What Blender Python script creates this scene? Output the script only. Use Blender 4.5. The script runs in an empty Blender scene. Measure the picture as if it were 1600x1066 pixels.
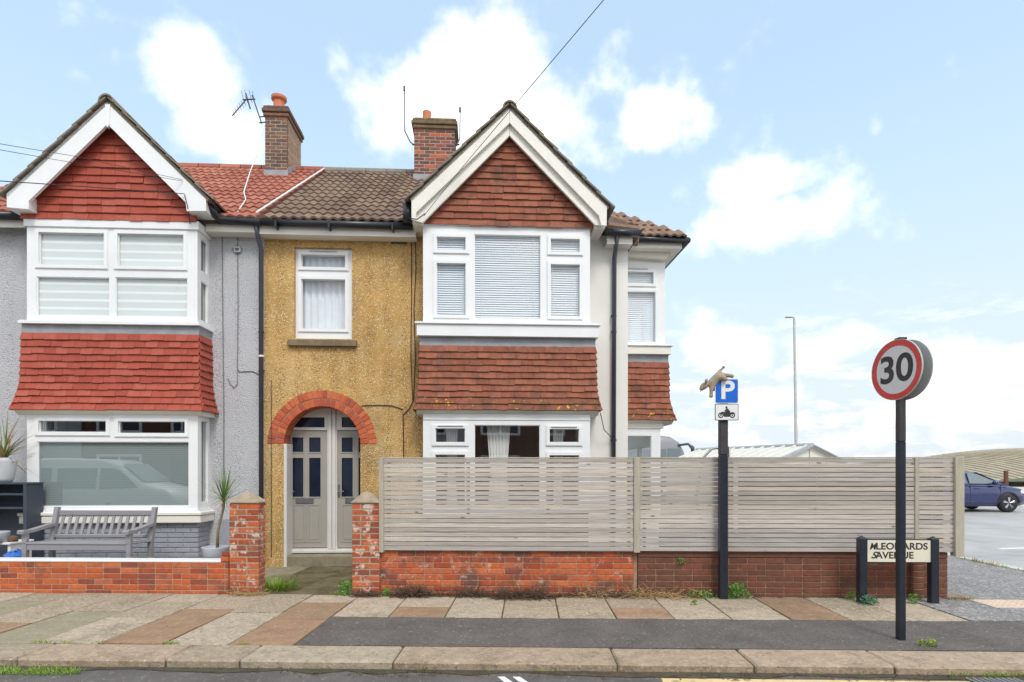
import bpy, math, random
from mathutils import Matrix, Vector
random.seed(7)
R = math.radians
scene = bpy.context.scene
col = scene.collection

# ------------------------------------------------------------------ camera
F = 912.0; U0 = 800.0; VH = 735.0; CAMH = 1.54       # focal length in photo pixels, horizon row, eye height
cam_d = bpy.data.cameras.new('camera'); cam = bpy.data.objects.new('camera', cam_d); col.objects.link(cam)
cam.location = (0, 0, CAMH); cam.rotation_euler = (R(90), 0, 0)
cam_d.sensor_width = 36; cam_d.lens = F / 1600 * 36
cam_d.shift_y = (VH - 533) / 1600; cam_d.clip_start = .05; cam_d.clip_end = 3000
scene.camera = cam

# ------------------------------------------------------------------ sky
SUN_EL, SUN_AZ = R(50), R(160)       # azimuth clockwise from +Y: behind the camera, a little to the right
world = bpy.data.worlds.new('World'); scene.world = world; world.use_nodes = True
def build_world():
    nt = world.node_tree; N = nt.nodes; L = nt.links; N.clear()
    def nd(t, **k):
        n = N.new(t)
        for a, b in k.items(): setattr(n, a, b)
        return n
    def val(n, i, x):
        if isinstance(x, bpy.types.NodeSocket): L.new(x, n.inputs[i])
        else: n.inputs[i].default_value = x
    def m(op, a, b=0.0, c=0.0):
        n = nd('ShaderNodeMath', operation=op); val(n, 0, a); val(n, 1, b)
        if op in ('MULTIPLY_ADD', 'SMOOTH_MIN', 'COMPARE'): val(n, 2, c)
        return n.outputs[0]
    def sstep(x, lo, hi):
        n = nd('ShaderNodeMapRange', interpolation_type='SMOOTHSTEP'); val(n, 0, x); val(n, 1, lo); val(n, 2, hi)
        return n.outputs[0]
    sky = nd('ShaderNodeTexSky', sky_type='NISHITA', sun_disc=False, sun_elevation=SUN_EL, sun_rotation=SUN_AZ)
    sky.air_density = 1.0; sky.dust_density = 1.2; sky.ozone_density = 1.6
    tc = nd('ShaderNodeTexCoord'); d = tc.outputs['Generated']
    sp = nd('ShaderNodeSeparateXYZ'); L.new(d, sp.inputs[0])
    az = m('ARCTAN2', sp.outputs[0], sp.outputs[1]); el = m('ARCSINE', sp.outputs[2])
    no = nd('ShaderNodeTexNoise'); L.new(d, no.inputs['Vector']); no.inputs['Scale'].default_value = 9; no.inputs['Detail'].default_value = 9; no.inputs['Roughness'].default_value = .58
    fine = m('SUBTRACT', no.outputs[0], .5)
    no2 = nd('ShaderNodeTexNoise'); L.new(d, no2.inputs['Vector']); no2.inputs['Scale'].default_value = 3.0; no2.inputs['Detail'].default_value = 5
    mp = nd('ShaderNodeMapping'); L.new(d, mp.inputs[0]); mp.inputs['Scale'].default_value = (5, 5, 16)
    no3 = nd('ShaderNodeTexNoise'); L.new(mp.outputs[0], no3.inputs['Vector']); no3.inputs['Scale'].default_value = 2.2; no3.inputs['Detail'].default_value = 7; no3.inputs['Roughness'].default_value = .6
    no2b = nd('ShaderNodeTexNoise'); L.new(d, no2b.inputs['Vector']); no2b.inputs['Scale'].default_value = 14; no2b.inputs['Detail'].default_value = 3
    total = None
    # clouds: bearing / height of each heap, their half sizes and density
    blobs = [(760,105,95,85,1.3),(690,165,120,75,1.2),(860,185,95,75,1.2),(620,165,55,50,.8),(760,190,170,60,1.1),(295,120,75,65,1.1),(335,190,75,55,.9),
             (1022,178,58,55,.95),(1180,286,90,36,.95),(1205,352,135,44,1.0),(1105,380,90,40,.6),(1366,198,16,26,.5),(1150,540,85,36,.9),(1285,550,80,28,.75),
             (1345,530,60,28,.8),(1515,560,75,40,.95),(1590,580,60,40,.8),(1205,628,50,24,.8),(1300,655,30,16,.5),(1440,640,110,24,.6),(1570,650,90,26,.6),
             (1100,655,80,30,.6),(1250,690,200,20,.5)]
    for (u, v, ru, rv, s) in blobs:
        x, z = (u - U0) / F, (VH - v) / F
        a0 = math.atan2(x, 1); e0 = math.atan2(z, math.hypot(x, 1))
        ra = ru / F * math.cos(a0) ** 2; re = rv / F * math.cos(a0) * math.cos(e0) ** 2
        da = m('MULTIPLY', m('SUBTRACT', az, a0), 1 / ra); de = m('MULTIPLY', m('SUBTRACT', el, e0), 1 / re)
        r2 = m('ADD', m('MULTIPLY', da, da), m('MULTIPLY', de, de))
        g = m('MULTIPLY', m('EXPONENT', m('MULTIPLY', r2, -.8)), s)
        total = g if total is None else m('MAXIMUM', total, g)
    wide = m('MULTIPLY', m('SUBTRACT', no2b.outputs[0], .5), 1.3)
    heap = sstep(m('ADD', m('MULTIPLY_ADD', fine, 1.9, total), wide), .22, 1.15)
    # the rest of the sky carries the same broken cloud
    side = sstep(m('ABSOLUTE', az), .85, 1.15); up = sstep(el, .75, .95)
    other = m('MULTIPLY', m('MAXIMUM', side, up), sstep(m('MULTIPLY_ADD', fine, .5, no2.outputs[0]), .42, .60))
    low = m('MULTIPLY', sstep(m('SUBTRACT', .30, el), 0.0, .22), sstep(no3.outputs[0], .50, .72))
    mask = m('MAXIMUM', m('MAXIMUM', heap, other), m('MULTIPLY', low, .75))
    veil = m('ADD', .56, m('MULTIPLY', sstep(m('SUBTRACT', .62, el), 0.0, .62), .36))      # thin bright haze, thicker low down
    bg = nd('ShaderNodeBackground'); L.new(sky.outputs[0], bg.inputs[0]); bg.inputs[1].default_value = .15
    vb = nd('ShaderNodeBackground'); vb.inputs[1].default_value = 1.0
    vm = nd('ShaderNodeMixRGB'); L.new(sstep(m('SUBTRACT', .55, el), 0.0, .55), vm.inputs[0]); vm.inputs[1].default_value = (.62, .82, 1.0, 1); vm.inputs[2].default_value = (.63, .685, .745, 1); L.new(vm.outputs[0], vb.inputs[0])
    cb = nd('ShaderNodeBackground'); cb.inputs[0].default_value = (1, .99, .97, 1); cb.inputs[1].default_value = 1.25
    m1 = nd('ShaderNodeMixShader'); L.new(veil, m1.inputs[0]); L.new(bg.outputs[0], m1.inputs[1]); L.new(vb.outputs[0], m1.inputs[2])
    m2 = nd('ShaderNodeMixShader'); L.new(mask, m2.inputs[0]); L.new(m1.outputs[0], m2.inputs[1]); L.new(cb.outputs[0], m2.inputs[2])
    out = nd('ShaderNodeOutputWorld'); L.new(m2.outputs[0], out.inputs[0])
build_world()

# ------------------------------------------------------------------ sun (veiled: soft)
sd = bpy.data.lights.new('sun', 'SUN'); sd.energy = 1.5; sd.angle = R(16); sd.color = (1, .96, .9)
sun = bpy.data.objects.new('sun', sd); col.objects.link(sun)
tosun = Vector((math.sin(SUN_AZ) * math.cos(SUN_EL), math.cos(SUN_AZ) * math.cos(SUN_EL), math.sin(SUN_EL)))
sun.rotation_euler = tosun.to_track_quat('Z', 'Y').to_euler(); sun.location = tosun * 40
vs = scene.view_settings; vs.view_transform = 'Standard'; vs.look = 'None'; vs.gamma = 1; vs.use_curve_mapping = False
vs.exposure = 0.42

# ------------------------------------------------------------------ frames of reference
class Frame:
    def __init__(s, x, y, a): s.x, s.y, s.a = x, y, a; s.m = Matrix.Translation((x, y, 0)) @ Matrix.Rotation(a, 4, 'Z')
    def p(s, u, v, yl):
        """point of the plane y=yl of this frame seen at photo pixel (u,v): (x, z) in the frame"""
        a, b = (u - U0) / F, (v - VH) / F; c, n = math.cos(s.a), math.sin(s.a)
        t = (yl - n * s.x + c * s.y) / (c - n * a)
        return (c * (a * t - s.x) + n * (t - s.y), CAMH - b * t)
    def X(s, u, yl): return s.p(u, VH, yl)[0]
    def Z(s, u, v, yl): return s.p(u, v, yl)[1]
H = Frame(-3.0, 9.4, .054)      # the terrace fronts
S = Frame(0, 7.2, -.028)        # the street: wall, fence, pavement
W = Frame(0, 0, 0)

# ------------------------------------------------------------------ materials
MATS = {}
def mat(name, cols, rough=.7, nscale=6, var=.12, bump=0, bscale=60, metal=0, stains=(), spec=.5, stretch=None, coat=0, bdist=.01):
    """cols: one colour or a list picked per object; var: noise brightness; stains: (colour, scale, lo, hi, amount)"""
    if name in MATS: return MATS[name]
    mt = bpy.data.materials.new(name); mt.use_nodes = True; nt = mt.node_tree; N, L = nt.nodes, nt.links
    b = N['Principled BSDF']; b.inputs['Roughness'].default_value = rough; b.inputs['Metallic'].default_value = metal
    b.inputs['Specular IOR Level'].default_value = spec; b.inputs['Coat Weight'].default_value = coat
    geo = N.new('ShaderNodeNewGeometry'); pos = geo.outputs['Position']
    if stretch:
        mp = N.new('ShaderNodeMapping'); L.new(pos, mp.inputs[0]); mp.inputs['Scale'].default_value = stretch; pos = mp.outputs[0]
    if isinstance(cols[0], (tuple, list)):
        oi = N.new('ShaderNodeObjectInfo'); rp = N.new('ShaderNodeValToRGB'); L.new(oi.outputs['Random'], rp.inputs[0])
        rp.color_ramp.interpolation = 'CONSTANT' if len(cols) > 3 else 'LINEAR'
        els = rp.color_ramp.elements
        while len(els) < len(cols): els.new(.5)
        for i, c in enumerate(cols):
            els[i].position = i / (len(cols) if len(cols) > 3 else len(cols) - 1); els[i].color = (*c, 1)
        cur = rp.outputs[0]
    else:
        rgb = N.new('ShaderNodeRGB'); rgb.outputs[0].default_value = (*cols, 1); cur = rgb.outputs[0]
    if var:
        no = N.new('ShaderNodeTexNoise'); L.new(pos, no.inputs['Vector']); no.inputs['Scale'].default_value = nscale; no.inputs['Detail'].default_value = 8; no.inputs['Roughness'].default_value = .65
        mr = N.new('ShaderNodeMapRange'); L.new(no.outputs[0], mr.inputs[0]); mr.inputs[1].default_value = .3; mr.inputs[2].default_value = .7; mr.inputs[3].default_value = 1 - var; mr.inputs[4].default_value = 1 + var
        hs = N.new('ShaderNodeHueSaturation'); L.new(cur, hs.inputs['Color']); L.new(mr.outputs[0], hs.inputs['Value']); cur = hs.outputs[0]
    for i, (c, sc, lo, hi, am) in enumerate(stains):
        no = N.new('ShaderNodeTexNoise'); ad = N.new('ShaderNodeVectorMath'); ad.inputs[1].default_value = (3.1 * i + 1, 7.7 * i, 1.3 * i); L.new(pos, ad.inputs[0]); L.new(ad.outputs[0], no.inputs['Vector'])
        no.inputs['Scale'].default_value = sc; no.inputs['Detail'].default_value = 8; no.inputs['Roughness'].default_value = .7
        mr = N.new('ShaderNodeMapRange'); mr.interpolation_type = 'SMOOTHSTEP'; L.new(no.outputs[0], mr.inputs[0]); mr.inputs[1].default_value = lo; mr.inputs[2].default_value = hi; mr.inputs[4].default_value = am
        mx = N.new('ShaderNodeMixRGB'); L.new(mr.outputs[0], mx.inputs[0]); L.new(cur, mx.inputs[1]); mx.inputs[2].default_value = (*c, 1); cur = mx.outputs[0]
    L.new(cur, b.inputs['Base Color'])
    if bump:
        no = N.new('ShaderNodeTexNoise'); L.new(pos, no.inputs['Vector']); no.inputs['Scale'].default_value = bscale; no.inputs['Detail'].default_value = 6
        bp = N.new('ShaderNodeBump'); bp.inputs['Strength'].default_value = bump; bp.inputs['Distance'].default_value = bdist; L.new(no.outputs[0], bp.inputs['Height']); L.new(bp.outputs[0], b.inputs['Normal'])
    MATS[name] = mt
    return mt

def mat_dash(name, base, light, dark, scale, plight, pdark, bump, patch=.25, stains=()):
    """pebble dash: small stones of mixed tone bedded in render"""
    mt = mat(name, base, rough=.9, nscale=1.1, var=patch, stains=stains); nt = mt.node_tree; N, L = nt.nodes, nt.links
    b = N['Principled BSDF']; src = b.inputs['Base Color'].links[0].from_socket
    geo = N.new('ShaderNodeNewGeometry')
    vo = N.new('ShaderNodeTexVoronoi'); L.new(geo.outputs['Position'], vo.inputs['Vector']); vo.inputs['Scale'].default_value = scale
    sep = N.new('ShaderNodeSeparateColor'); L.new(vo.outputs['Color'], sep.inputs[0])
    big = N.new('ShaderNodeTexNoise'); L.new(geo.outputs['Position'], big.inputs['Vector']); big.inputs['Scale'].default_value = 1.7; big.inputs['Detail'].default_value = 4
    def pick(sock, thr, colr, cur, wob):
        ad = N.new('ShaderNodeMath'); ad.operation = 'MULTIPLY_ADD'; L.new(big.outputs[0], ad.inputs[0]); ad.inputs[1].default_value = wob; L.new(sock, ad.inputs[2])
        gt = N.new('ShaderNodeMath'); gt.operation = 'GREATER_THAN'; L.new(ad.outputs[0], gt.inputs[0]); gt.inputs[1].default_value = 1 - thr + wob * .5
        lt = N.new('ShaderNodeMath'); lt.operation = 'LESS_THAN'; L.new(vo.outputs['Distance'], lt.inputs[0]); lt.inputs[1].default_value = .42
        mu = N.new('ShaderNodeMath'); mu.operation = 'MULTIPLY'; L.new(gt.outputs[0], mu.inputs[0]); L.new(lt.outputs[0], mu.inputs[1])
        mx = N.new('ShaderNodeMixRGB'); L.new(mu.outputs[0], mx.inputs[0]); L.new(cur, mx.inputs[1]); mx.inputs[2].default_value = (*colr, 1)
        return mx.outputs[0]
    cur = pick(sep.outputs[0], plight, light, src, .6); cur = pick(sep.outputs[1], pdark, dark, cur, .5)
    L.new(cur, b.inputs['Base Color'])
    bp = N.new('ShaderNodeBump'); bp.invert = True; bp.inputs['Strength'].default_value = bump; bp.inputs['Distance'].default_value = .012
    L.new(vo.outputs['Distance'], bp.inputs['Height']); L.new(bp.outputs[0], b.inputs['Normal'])
    return mt

def mat_glass(name, tint=(.9, .95, .95), refl=1.0, rough=.0):
    mt = bpy.data.materials.new(name); mt.use_nodes = True; nt = mt.node_tree; N, L = nt.nodes, nt.links; N.clear()
    tr = N.new('ShaderNodeBsdfTransparent'); tr.inputs[0].default_value = (*tint, 1)
    gl = N.new('ShaderNodeBsdfGlossy'); gl.inputs['Roughness'].default_value = rough; gl.inputs[0].default_value = (1, 1, 1, 1)
    fr = N.new('ShaderNodeLayerWeight'); fr.inputs[0].default_value = .5
    pw = N.new('ShaderNodeMath'); pw.operation = 'POWER'; L.new(fr.outputs['Facing'], pw.inputs[0]); pw.inputs[1].default_value = 4.5
    mu = N.new('ShaderNodeMath'); mu.operation = 'MULTIPLY_ADD'; mu.inputs[1].default_value = .9; mu.inputs[2].default_value = .085 * refl; mu.use_clamp = True; L.new(pw.outputs[0], mu.inputs[0])
    mx = N.new('ShaderNodeMixShader'); L.new(mu.outputs[0], mx.inputs[0]); L.new(tr.outputs[0], mx.inputs[1]); L.new(gl.outputs[0], mx.inputs[2])
    o = N.new('ShaderNodeOutputMaterial'); L.new(mx.outputs[0], o.inputs[0]); MATS[name] = mt
    return mt

def mat_bands(name, a, b, pitch, frac, soft=.08):
    """blind cloth coloured in level bands"""
    mt = mat(name, a, rough=.8, var=.03); nt = mt.node_tree; N, L = nt.nodes, nt.links; bs = N['Principled BSDF']
    src = bs.inputs['Base Color'].links[0].from_socket
    geo = N.new('ShaderNodeNewGeometry'); sp = N.new('ShaderNodeSeparateXYZ'); L.new(geo.outputs['Position'], sp.inputs[0])
    dv = N.new('ShaderNodeMath'); dv.operation = 'DIVIDE'; L.new(sp.outputs[2], dv.inputs[0]); dv.inputs[1].default_value = pitch
    fr = N.new('ShaderNodeMath'); fr.operation = 'FRACT'; L.new(dv.outputs[0], fr.inputs[0])
    pp = N.new('ShaderNodeMath'); pp.operation = 'PINGPONG'; L.new(fr.outputs[0], pp.inputs[0]); pp.inputs[1].default_value = .5
    mr = N.new('ShaderNodeMapRange'); L.new(pp.outputs[0], mr.inputs[0]); mr.inputs[1].default_value = frac / 2 - soft; mr.inputs[2].default_value = frac / 2 + soft
    mx = N.new('ShaderNodeMixRGB'); L.new(mr.outputs[0], mx.inputs[0]); L.new(src, mx.inputs[1]); mx.inputs[2].default_value = (*b, 1); L.new(mx.outputs[0], bs.inputs['Base Color'])
    return mt

m_upvc = mat('white_upvc', (.83, .835, .83), rough=.32, nscale=3, var=.04, stains=[((.60, .59, .54), 4, .60, .80, .4)])
m_cream = mat('cream_paint', (.80, .77, .69), rough=.5, nscale=3, var=.05, stains=[((.5, .45, .34), 2.5, .58, .8, .3)])
m_creamwall = mat('cream_render', (.80, .78, .72), rough=.85, nscale=1.5, var=.05, bump=.15, bscale=90, stains=[((.62, .55, .36), 2.2, .55, .8, .4)])
m_ochre = mat_dash('ochre_pebbledash', (.57, .345, .115), (.88, .78, .60), (.13, .075, .035), 66, .21, .18, .9, patch=.24, stains=[((.30, .20, .09), .9, .50, .70, .65), ((.66, .46, .21), 1.3, .50, .66, .55), ((.22, .15, .08), 5, .60, .72, .5)])
m_greydash = mat_dash('grey_roughcast', (.53, .53, .55), (.62, .62, .64), (.30, .30, .32), 58, .25, .11, 1.0, patch=.08)
m_redtile = mat('red_hung_tile', [(.36, .066, .036), (.39, .075, .042), (.335, .058, .032), (.41, .09, .055), (.37, .068, .038)], rough=.75, nscale=14, var=.12, bump=.25, bscale=120, stains=[((.55, .24, .18), 20, .60, .72, .45)])
m_browntile = mat('weathered_hung_tile', [(.30, .098, .055), (.265, .08, .045), (.285, .10, .06), (.325, .112, .062)], rough=.85, nscale=10, var=.2, bump=.3, bscale=120, stains=[((.10, .055, .035), 2.5, .48, .66, .7)])
m_lichentile = mat('lichened_hung_tile', [(.27, .095, .05), (.22, .075, .042), (.25, .10, .058)], rough=.9, nscale=10, var=.25, bump=.3, bscale=120, stains=[((.09, .055, .03), 3, .45, .7, .7), ((.70, .42, .03), 13, .60, .635, .9)])
m_rooftile_red = mat('red_roof_tile', [(.36, .125, .078), (.31, .10, .062), (.40, .15, .098), (.34, .115, .072)], rough=.8, nscale=12, var=.15, bump=.2)
m_rooftile_brown = mat('brown_roof_tile', [(.19, .125, .085), (.15, .095, .065), (.22, .15, .10), (.17, .115, .085)], rough=.9, nscale=9, var=.25, bump=.3, stains=[((.42, .27, .08), 2.6, .60, .75, .55), ((.09, .06, .045), 4, .55, .75, .5)])
m_rooftile_warm = mat('sandy_roof_tile', [(.25, .155, .10), (.20, .125, .085), (.29, .185, .125)], rough=.9, nscale=9, var=.25, bump=.3, stains=[((.45, .30, .10), 4, .58, .75, .6)])
m_verge = mat('verge_tile', [(.25, .22, .18), (.20, .175, .14), (.23, .19, .13)], rough=.9, nscale=10, var=.25, bump=.3, stains=[((.33, .26, .11), 5, .55, .75, .5)])
m_deck = mat('roof_underlay', (.10, .08, .07), rough=.9)
m_lead = mat('lead_flashing', (.30, .31, .33), rough=.55, nscale=5, var=.2, stains=[((.55, .55, .56), 9, .6, .75, .5)])
m_black = mat('black_plastic', (.022, .024, .03), rough=.35, nscale=4, var=.2)
m_greypipe = mat('dark_grey_pipe', (.075, .08, .095), rough=.4, nscale=4, var=.15)
m_mortar = mat('mortar', (.40, .31, .22), rough=.95, nscale=20, var=.2, bump=.3)
m_mortar_dk = mat('weathered_mortar', (.36, .25, .17), rough=.95, nscale=20, var=.25, bump=.3)
m_mortar_soot = mat('sooty_mortar', (.37, .32, .26), rough=.95, nscale=12, var=.25)
BR = [(.50, .11, .035), (.42, .085, .03), (.56, .15, .05), (.34, .07, .03), (.47, .13, .06), (.28, .07, .04), (.53, .12, .035)]
m_brick = mat('orange_brick', BR, rough=.85, nscale=25, var=.2, bump=.4, bscale=110, stains=[((.16, .07, .045), 4, .50, .66, .7), ((.60, .45, .34), 14, .62, .72, .5)])
m_brickworn = mat('worn_painted_brick', BR, rough=.85, nscale=25, var=.2, bump=.4, bscale=110, stains=[((.17, .085, .06), 4, .46, .64, .75), ((.70, .60, .52), 8, .54, .63, .8)])
m_brickwall = mat('mottled_orange_brick', BR, rough=.85, nscale=25, var=.2, bump=.4, bscale=110, stains=[((.13, .07, .05), 2.6, .47, .62, .85), ((.62, .52, .44), 8, .56, .68, .65)])
m_brickbrown = mat('brown_brick', [(.155, .062, .036), (.135, .054, .032), (.175, .068, .04), (.15, .062, .04), (.19, .062, .036)], rough=.85, nscale=18, var=.2, bump=.35, bscale=110, stains=[((.12, .05, .03), 3, .55, .75, .5)])
m_brickarch = mat('red_arch_brick', [(.56, .12, .04), (.47, .09, .035), (.60, .15, .05), (.40, .08, .04), (.53, .11, .04)], rough=.8, nscale=25, var=.15, bump=.3)
m_bricksoot = mat('sooty_brick', [(.15, .085, .06), (.11, .07, .055), (.20, .11, .07), (.24, .10, .06), (.13, .09, .075)], rough=.9, nscale=18, var=.3, bump=.4)
m_brickmix = mat('red_and_brown_brick', [(.16, .07, .05), (.13, .06, .045), (.50, .12, .05), (.22, .075, .05), (.18, .08, .06), (.30, .09, .055)], rough=.9, nscale=18, var=.25, bump=.4)
m_brickgrey = mat('grey_painted_brick', [(.30, .315, .36), (.34, .355, .40), (.32, .335, .375)], rough=.6, nscale=10, var=.1, bump=.25)
m_stone = mat('cap_stone', (.36, .29, .21), rough=.95, nscale=9, var=.25, bump=.6, bscale=50, stains=[((.25, .22, .16), 7, .55, .72, .6)])
m_concrete = mat('old_concrete', (.26, .22, .15), rough=.9, nscale=4, var=.25, bump=.4, bscale=60, stains=[((.10, .085, .04), 1.6, .48, .66, .8), ((.14, .16, .04), 2.4, .52, .70, .7)])
m_sillstone = mat('brown_sill_stone', (.20, .15, .09), rough=.9, nscale=8, var=.3, bump=.3)
m_wood = mat('weathered_softwood', [(.50, .445, .38), (.40, .36, .315), (.56, .51, .45), (.46, .42, .38), (.52, .455, .38), (.43, .40, .37)], rough=.8, nscale=4, var=.26, bump=.3, bscale=12, stretch=(.8, 8, 22), stains=[((.30, .25, .19), 2.0, .54, .74, .6)])
def add_knots(mt):
    nt = mt.node_tree; N, L = nt.nodes, nt.links; b = N['Principled BSDF']; src = b.inputs['Base Color'].links[0].from_socket
    geo = N.new('ShaderNodeNewGeometry'); mp = N.new('ShaderNodeMapping'); L.new(geo.outputs['Position'], mp.inputs[0]); mp.inputs['Scale'].default_value = (2.2, .3, 5.5)
    vo = N.new('ShaderNodeTexVoronoi'); L.new(mp.outputs[0], vo.inputs['Vector']); vo.inputs['Scale'].default_value = 1.0
    mr = N.new('ShaderNodeMapRange'); L.new(vo.outputs['Distance'], mr.inputs[0]); mr.inputs[1].default_value = .035; mr.inputs[2].default_value = .085; mr.inputs[3].default_value = .8; mr.inputs[4].default_value = 0
    mx = N.new('ShaderNodeMixRGB'); L.new(mr.outputs[0], mx.inputs[0]); L.new(src, mx.inputs[1]); mx.inputs[2].default_value = (.15, .10, .06, 1); L.new(mx.outputs[0], b.inputs['Base Color'])
add_knots(m_wood)
m_woodpost = mat('weathered_post_wood', [(.44, .40, .31), (.39, .355, .28)], rough=.85, nscale=4, var=.2, bump=.25, bscale=12, stretch=(10, 10, .8))
m_bench = mat('grey_painted_timber', (.27, .26, .275), rough=.6, nscale=6, var=.08, bump=.1, stretch=(1, 6, 6))
m_door = mat('taupe_door_paint', (.36, .335, .295), rough=.4, nscale=3, var=.04)
m_doorframe = mat('off_white_frame', (.66, .64, .60), rough=.4, nscale=3, var=.04)
m_darkglass = mat('dark_door_glass', (.012, .018, .04), rough=.08, nscale=5, var=.2)
m_navy = mat('navy_black_paint', (.016, .02, .032), rough=.35, nscale=9, var=.25, stains=[((.32, .31, .30), 45, .74, .78, .8)])
m_slab = mat('paving_slab', [(.35, .28, .20), (.40, .325, .24), (.32, .26, .185), (.38, .315, .235), (.29, .245, .17)], rough=.9, nscale=7, var=.16, bump=.8, bscale=32, bdist=.010, stains=[((.17, .15, .09), 1.5, .50, .70, .6), ((.62, .55, .45), 27, .53, .64, .75), ((.11, .095, .065), 31, .54, .64, .75)])
m_slabbrown = mat('terracotta_slab', [(.30, .185, .11), (.27, .175, .105), (.33, .21, .13)], rough=.9, nscale=6, var=.18, bump=.8, bscale=32, bdist=.010, stains=[((.18, .12, .075), 2, .50, .70, .6), ((.56, .42, .31), 27, .55, .66, .55), ((.13, .085, .055), 31, .55, .66, .55)])
m_slabgreen = mat('mossy_slab', [(.25, .225, .15), (.28, .245, .165)], rough=.9, nscale=5, var=.18, bump=.8, bscale=32, bdist=.010, stains=[((.5, .45, .35), 27, .55, .66, .55), ((.10, .09, .055), 31, .55, .66, .55)])
m_joint = mat('mossy_joint', (.085, .085, .035), rough=.95, nscale=9, var=.4)
m_tarmac = mat('tarmac_patch', (.115, .10, .09), rough=.85, nscale=2.5, var=.25, bump=1, bscale=36, bdist=.012, stains=[((.035, .032, .03), 30, .50, .64, .65), ((.42, .39, .35), 38, .60, .66, .85)])
m_footway = mat('asphalt_footway', (.23, .215, .205), rough=.7, nscale=2, var=.2, bump=1, bscale=36, bdist=.012, stains=[((.09, .085, .08), 24, .50, .62, .7), ((.60, .57, .54), 28, .53, .62, .75)])
m_road = mat('road_asphalt', (.105, .097, .09), rough=.62, nscale=1.5, var=.3, bump=.8, bscale=70, bdist=.006, stains=[((.25, .23, .2), 1.1, .55, .75, .5), ((.36, .33, .30), 28, .56, .66, .6)])
m_sideroad = mat('sky_glare_road', (.40, .385, .365), rough=.5, nscale=.8, var=.16, bump=.4, bscale=90, stains=[((.2, .19, .18), .5, .5, .7, .5)])  # bright sky reflecting off the road is put into this pale colour
m_kerb = mat('granite_kerb', [(.34, .26, .18), (.37, .28, .20), (.32, .26, .185), (.36, .30, .22)], rough=.9, nscale=9, var=.22, bump=.9, bscale=50, stains=[((.17, .13, .08), 3, .50, .68, .6), ((.12, .09, .06), 24, .54, .66, .65), ((.60, .50, .39), 28, .55, .66, .6)])
m_whiteline = mat('white_road_paint', (.72, .71, .68), rough=.7, nscale=10, var=.1, stains=[((.2, .19, .18), 12, .58, .7, .6)])
m_yellowline = mat('pale_yellow_road_paint', (.66, .50, .24), rough=.7, nscale=10, var=.12, stains=[((.2, .18, .15), 9, .52, .68, .8)])
m_tactile = mat('buff_tactile_paving', (.62, .48, .36), rough=.85, nscale=6, var=.12, bump=.2)
m_soil = mat('dark_soil', (.07, .055, .035), rough=.95, nscale=9, var=.4, bump=.8, bscale=50)
m_blindslat = mat('venetian_slat', (.80, .84, .89), rough=.5, var=.0)
m_zebra = mat_bands('zebra_blind_cloth', (.90, .91, .89), (.70, .72, .70), .125, .28)
m_pleat = mat_bands('pleated_blind_cloth', (.34, .385, .38), (.27, .31, .305), .03, .4, .15)  # flat cloth: shade of the pleats put into the colour as soft stripes
m_net = mat('net_curtain', (.74, .75, .80), rough=.9, var=.05)
m_curtain = mat('white_curtain', (.85, .84, .81), rough=.9, var=.05)
m_room = mat('room_wall', (.30, .28, .27), rough=.9, var=.1)
m_brownwood = mat('brown_furniture', (.13, .075, .05), rough=.6, var=.2)
m_terracotta = mat('terracotta_pot', (.55, .17, .075), rough=.7, nscale=6, var=.12)
m_galv = mat('galvanised_steel', (.42, .43, .44), rough=.45, metal=.6, nscale=6, var=.12)
m_signgrey = mat('sign_grey_back', (.46, .465, .445), rough=.55, nscale=4, var=.08)
m_postgrey = mat('hazed_post_paint', (.042, .038, .040), rough=.6, nscale=6, var=.2, stains=[((.4, .39, .37), 5, .66, .75, .5)])  # upper posts: sky haze over the dark paint is put into this greyer colour
m_white = mat('sign_white', (.78, .78, .77), rough=.45, nscale=30, var=.02)
m_signface = mat('unlit_sign_white', (.62, .61, .62), rough=.5, nscale=30, var=.05)  # sign white greyed for its unlit face, shade put into the colour
m_red = mat('sign_red', (.56, .055, .045), rough=.45, nscale=5, var=.12)
m_blue = mat('sign_blue', (.005, .13, .60), rough=.4, nscale=4, var=.05)
m_signblack = mat('sign_black', (.03, .028, .028), rough=.5, var=.1)
m_plate = mat('cream_nameplate', (.74, .70, .56), rough=.4, nscale=4, var=.04)
m_plush = mat('beige_plush', (.36, .29, .21), rough=.95, nscale=30, var=.25, bump=.6, bscale=220)
m_plushdark = mat('dark_plush', (.09, .075, .065), rough=.95, nscale=30, var=.2)
m_carblue = mat('blue_car_paint', (.010, .020, .105), rough=.2, nscale=2, var=.05, coat=.8)
m_carglass = mat('car_glass', (.16, .20, .22), rough=.05, var=.0)
m_tyre = mat('tyre_rubber', (.018, .018, .02), rough=.8, var=.2)
m_alloy = mat('alloy_rim', (.55, .55, .57), rough=.3, metal=.5, var=.05)
m_lamp = mat('headlight_glass', (.75, .77, .8), rough=.1, var=.0)
m_vanwhite = mat('white_van_paint', (.78, .78, .77), rough=.3, var=.03, coat=.4)
m_coach = mat('silver_coach_paint', (.24, .23, .25), rough=.35, var=.05)
m_shedroof = mat('pale_ribbed_sheet', (.62, .61, .55), rough=.5, nscale=3, var=.08)
m_shedwall = mat('cream_cladding', (.66, .64, .57), rough=.7, var=.06)
m_rustyroof = mat('weathered_roof_sheet', (.40, .35, .25), rough=.8, nscale=2, var=.2, stains=[((.30, .19, .09), 3, .55, .75, .5)])
m_cable = mat('black_cable', (.02, .02, .022), rough=.6, var=.0)
m_cablegrey = mat('grey_cable', (.20, .20, .21), rough=.6, var=.1)
m_cablewhite = mat('white_cable', (.74, .74, .72), rough=.5, var=.0)
m_potgrey = mat('grey_planter', (.40, .42, .46), rough=.5, nscale=4, var=.06)
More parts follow.
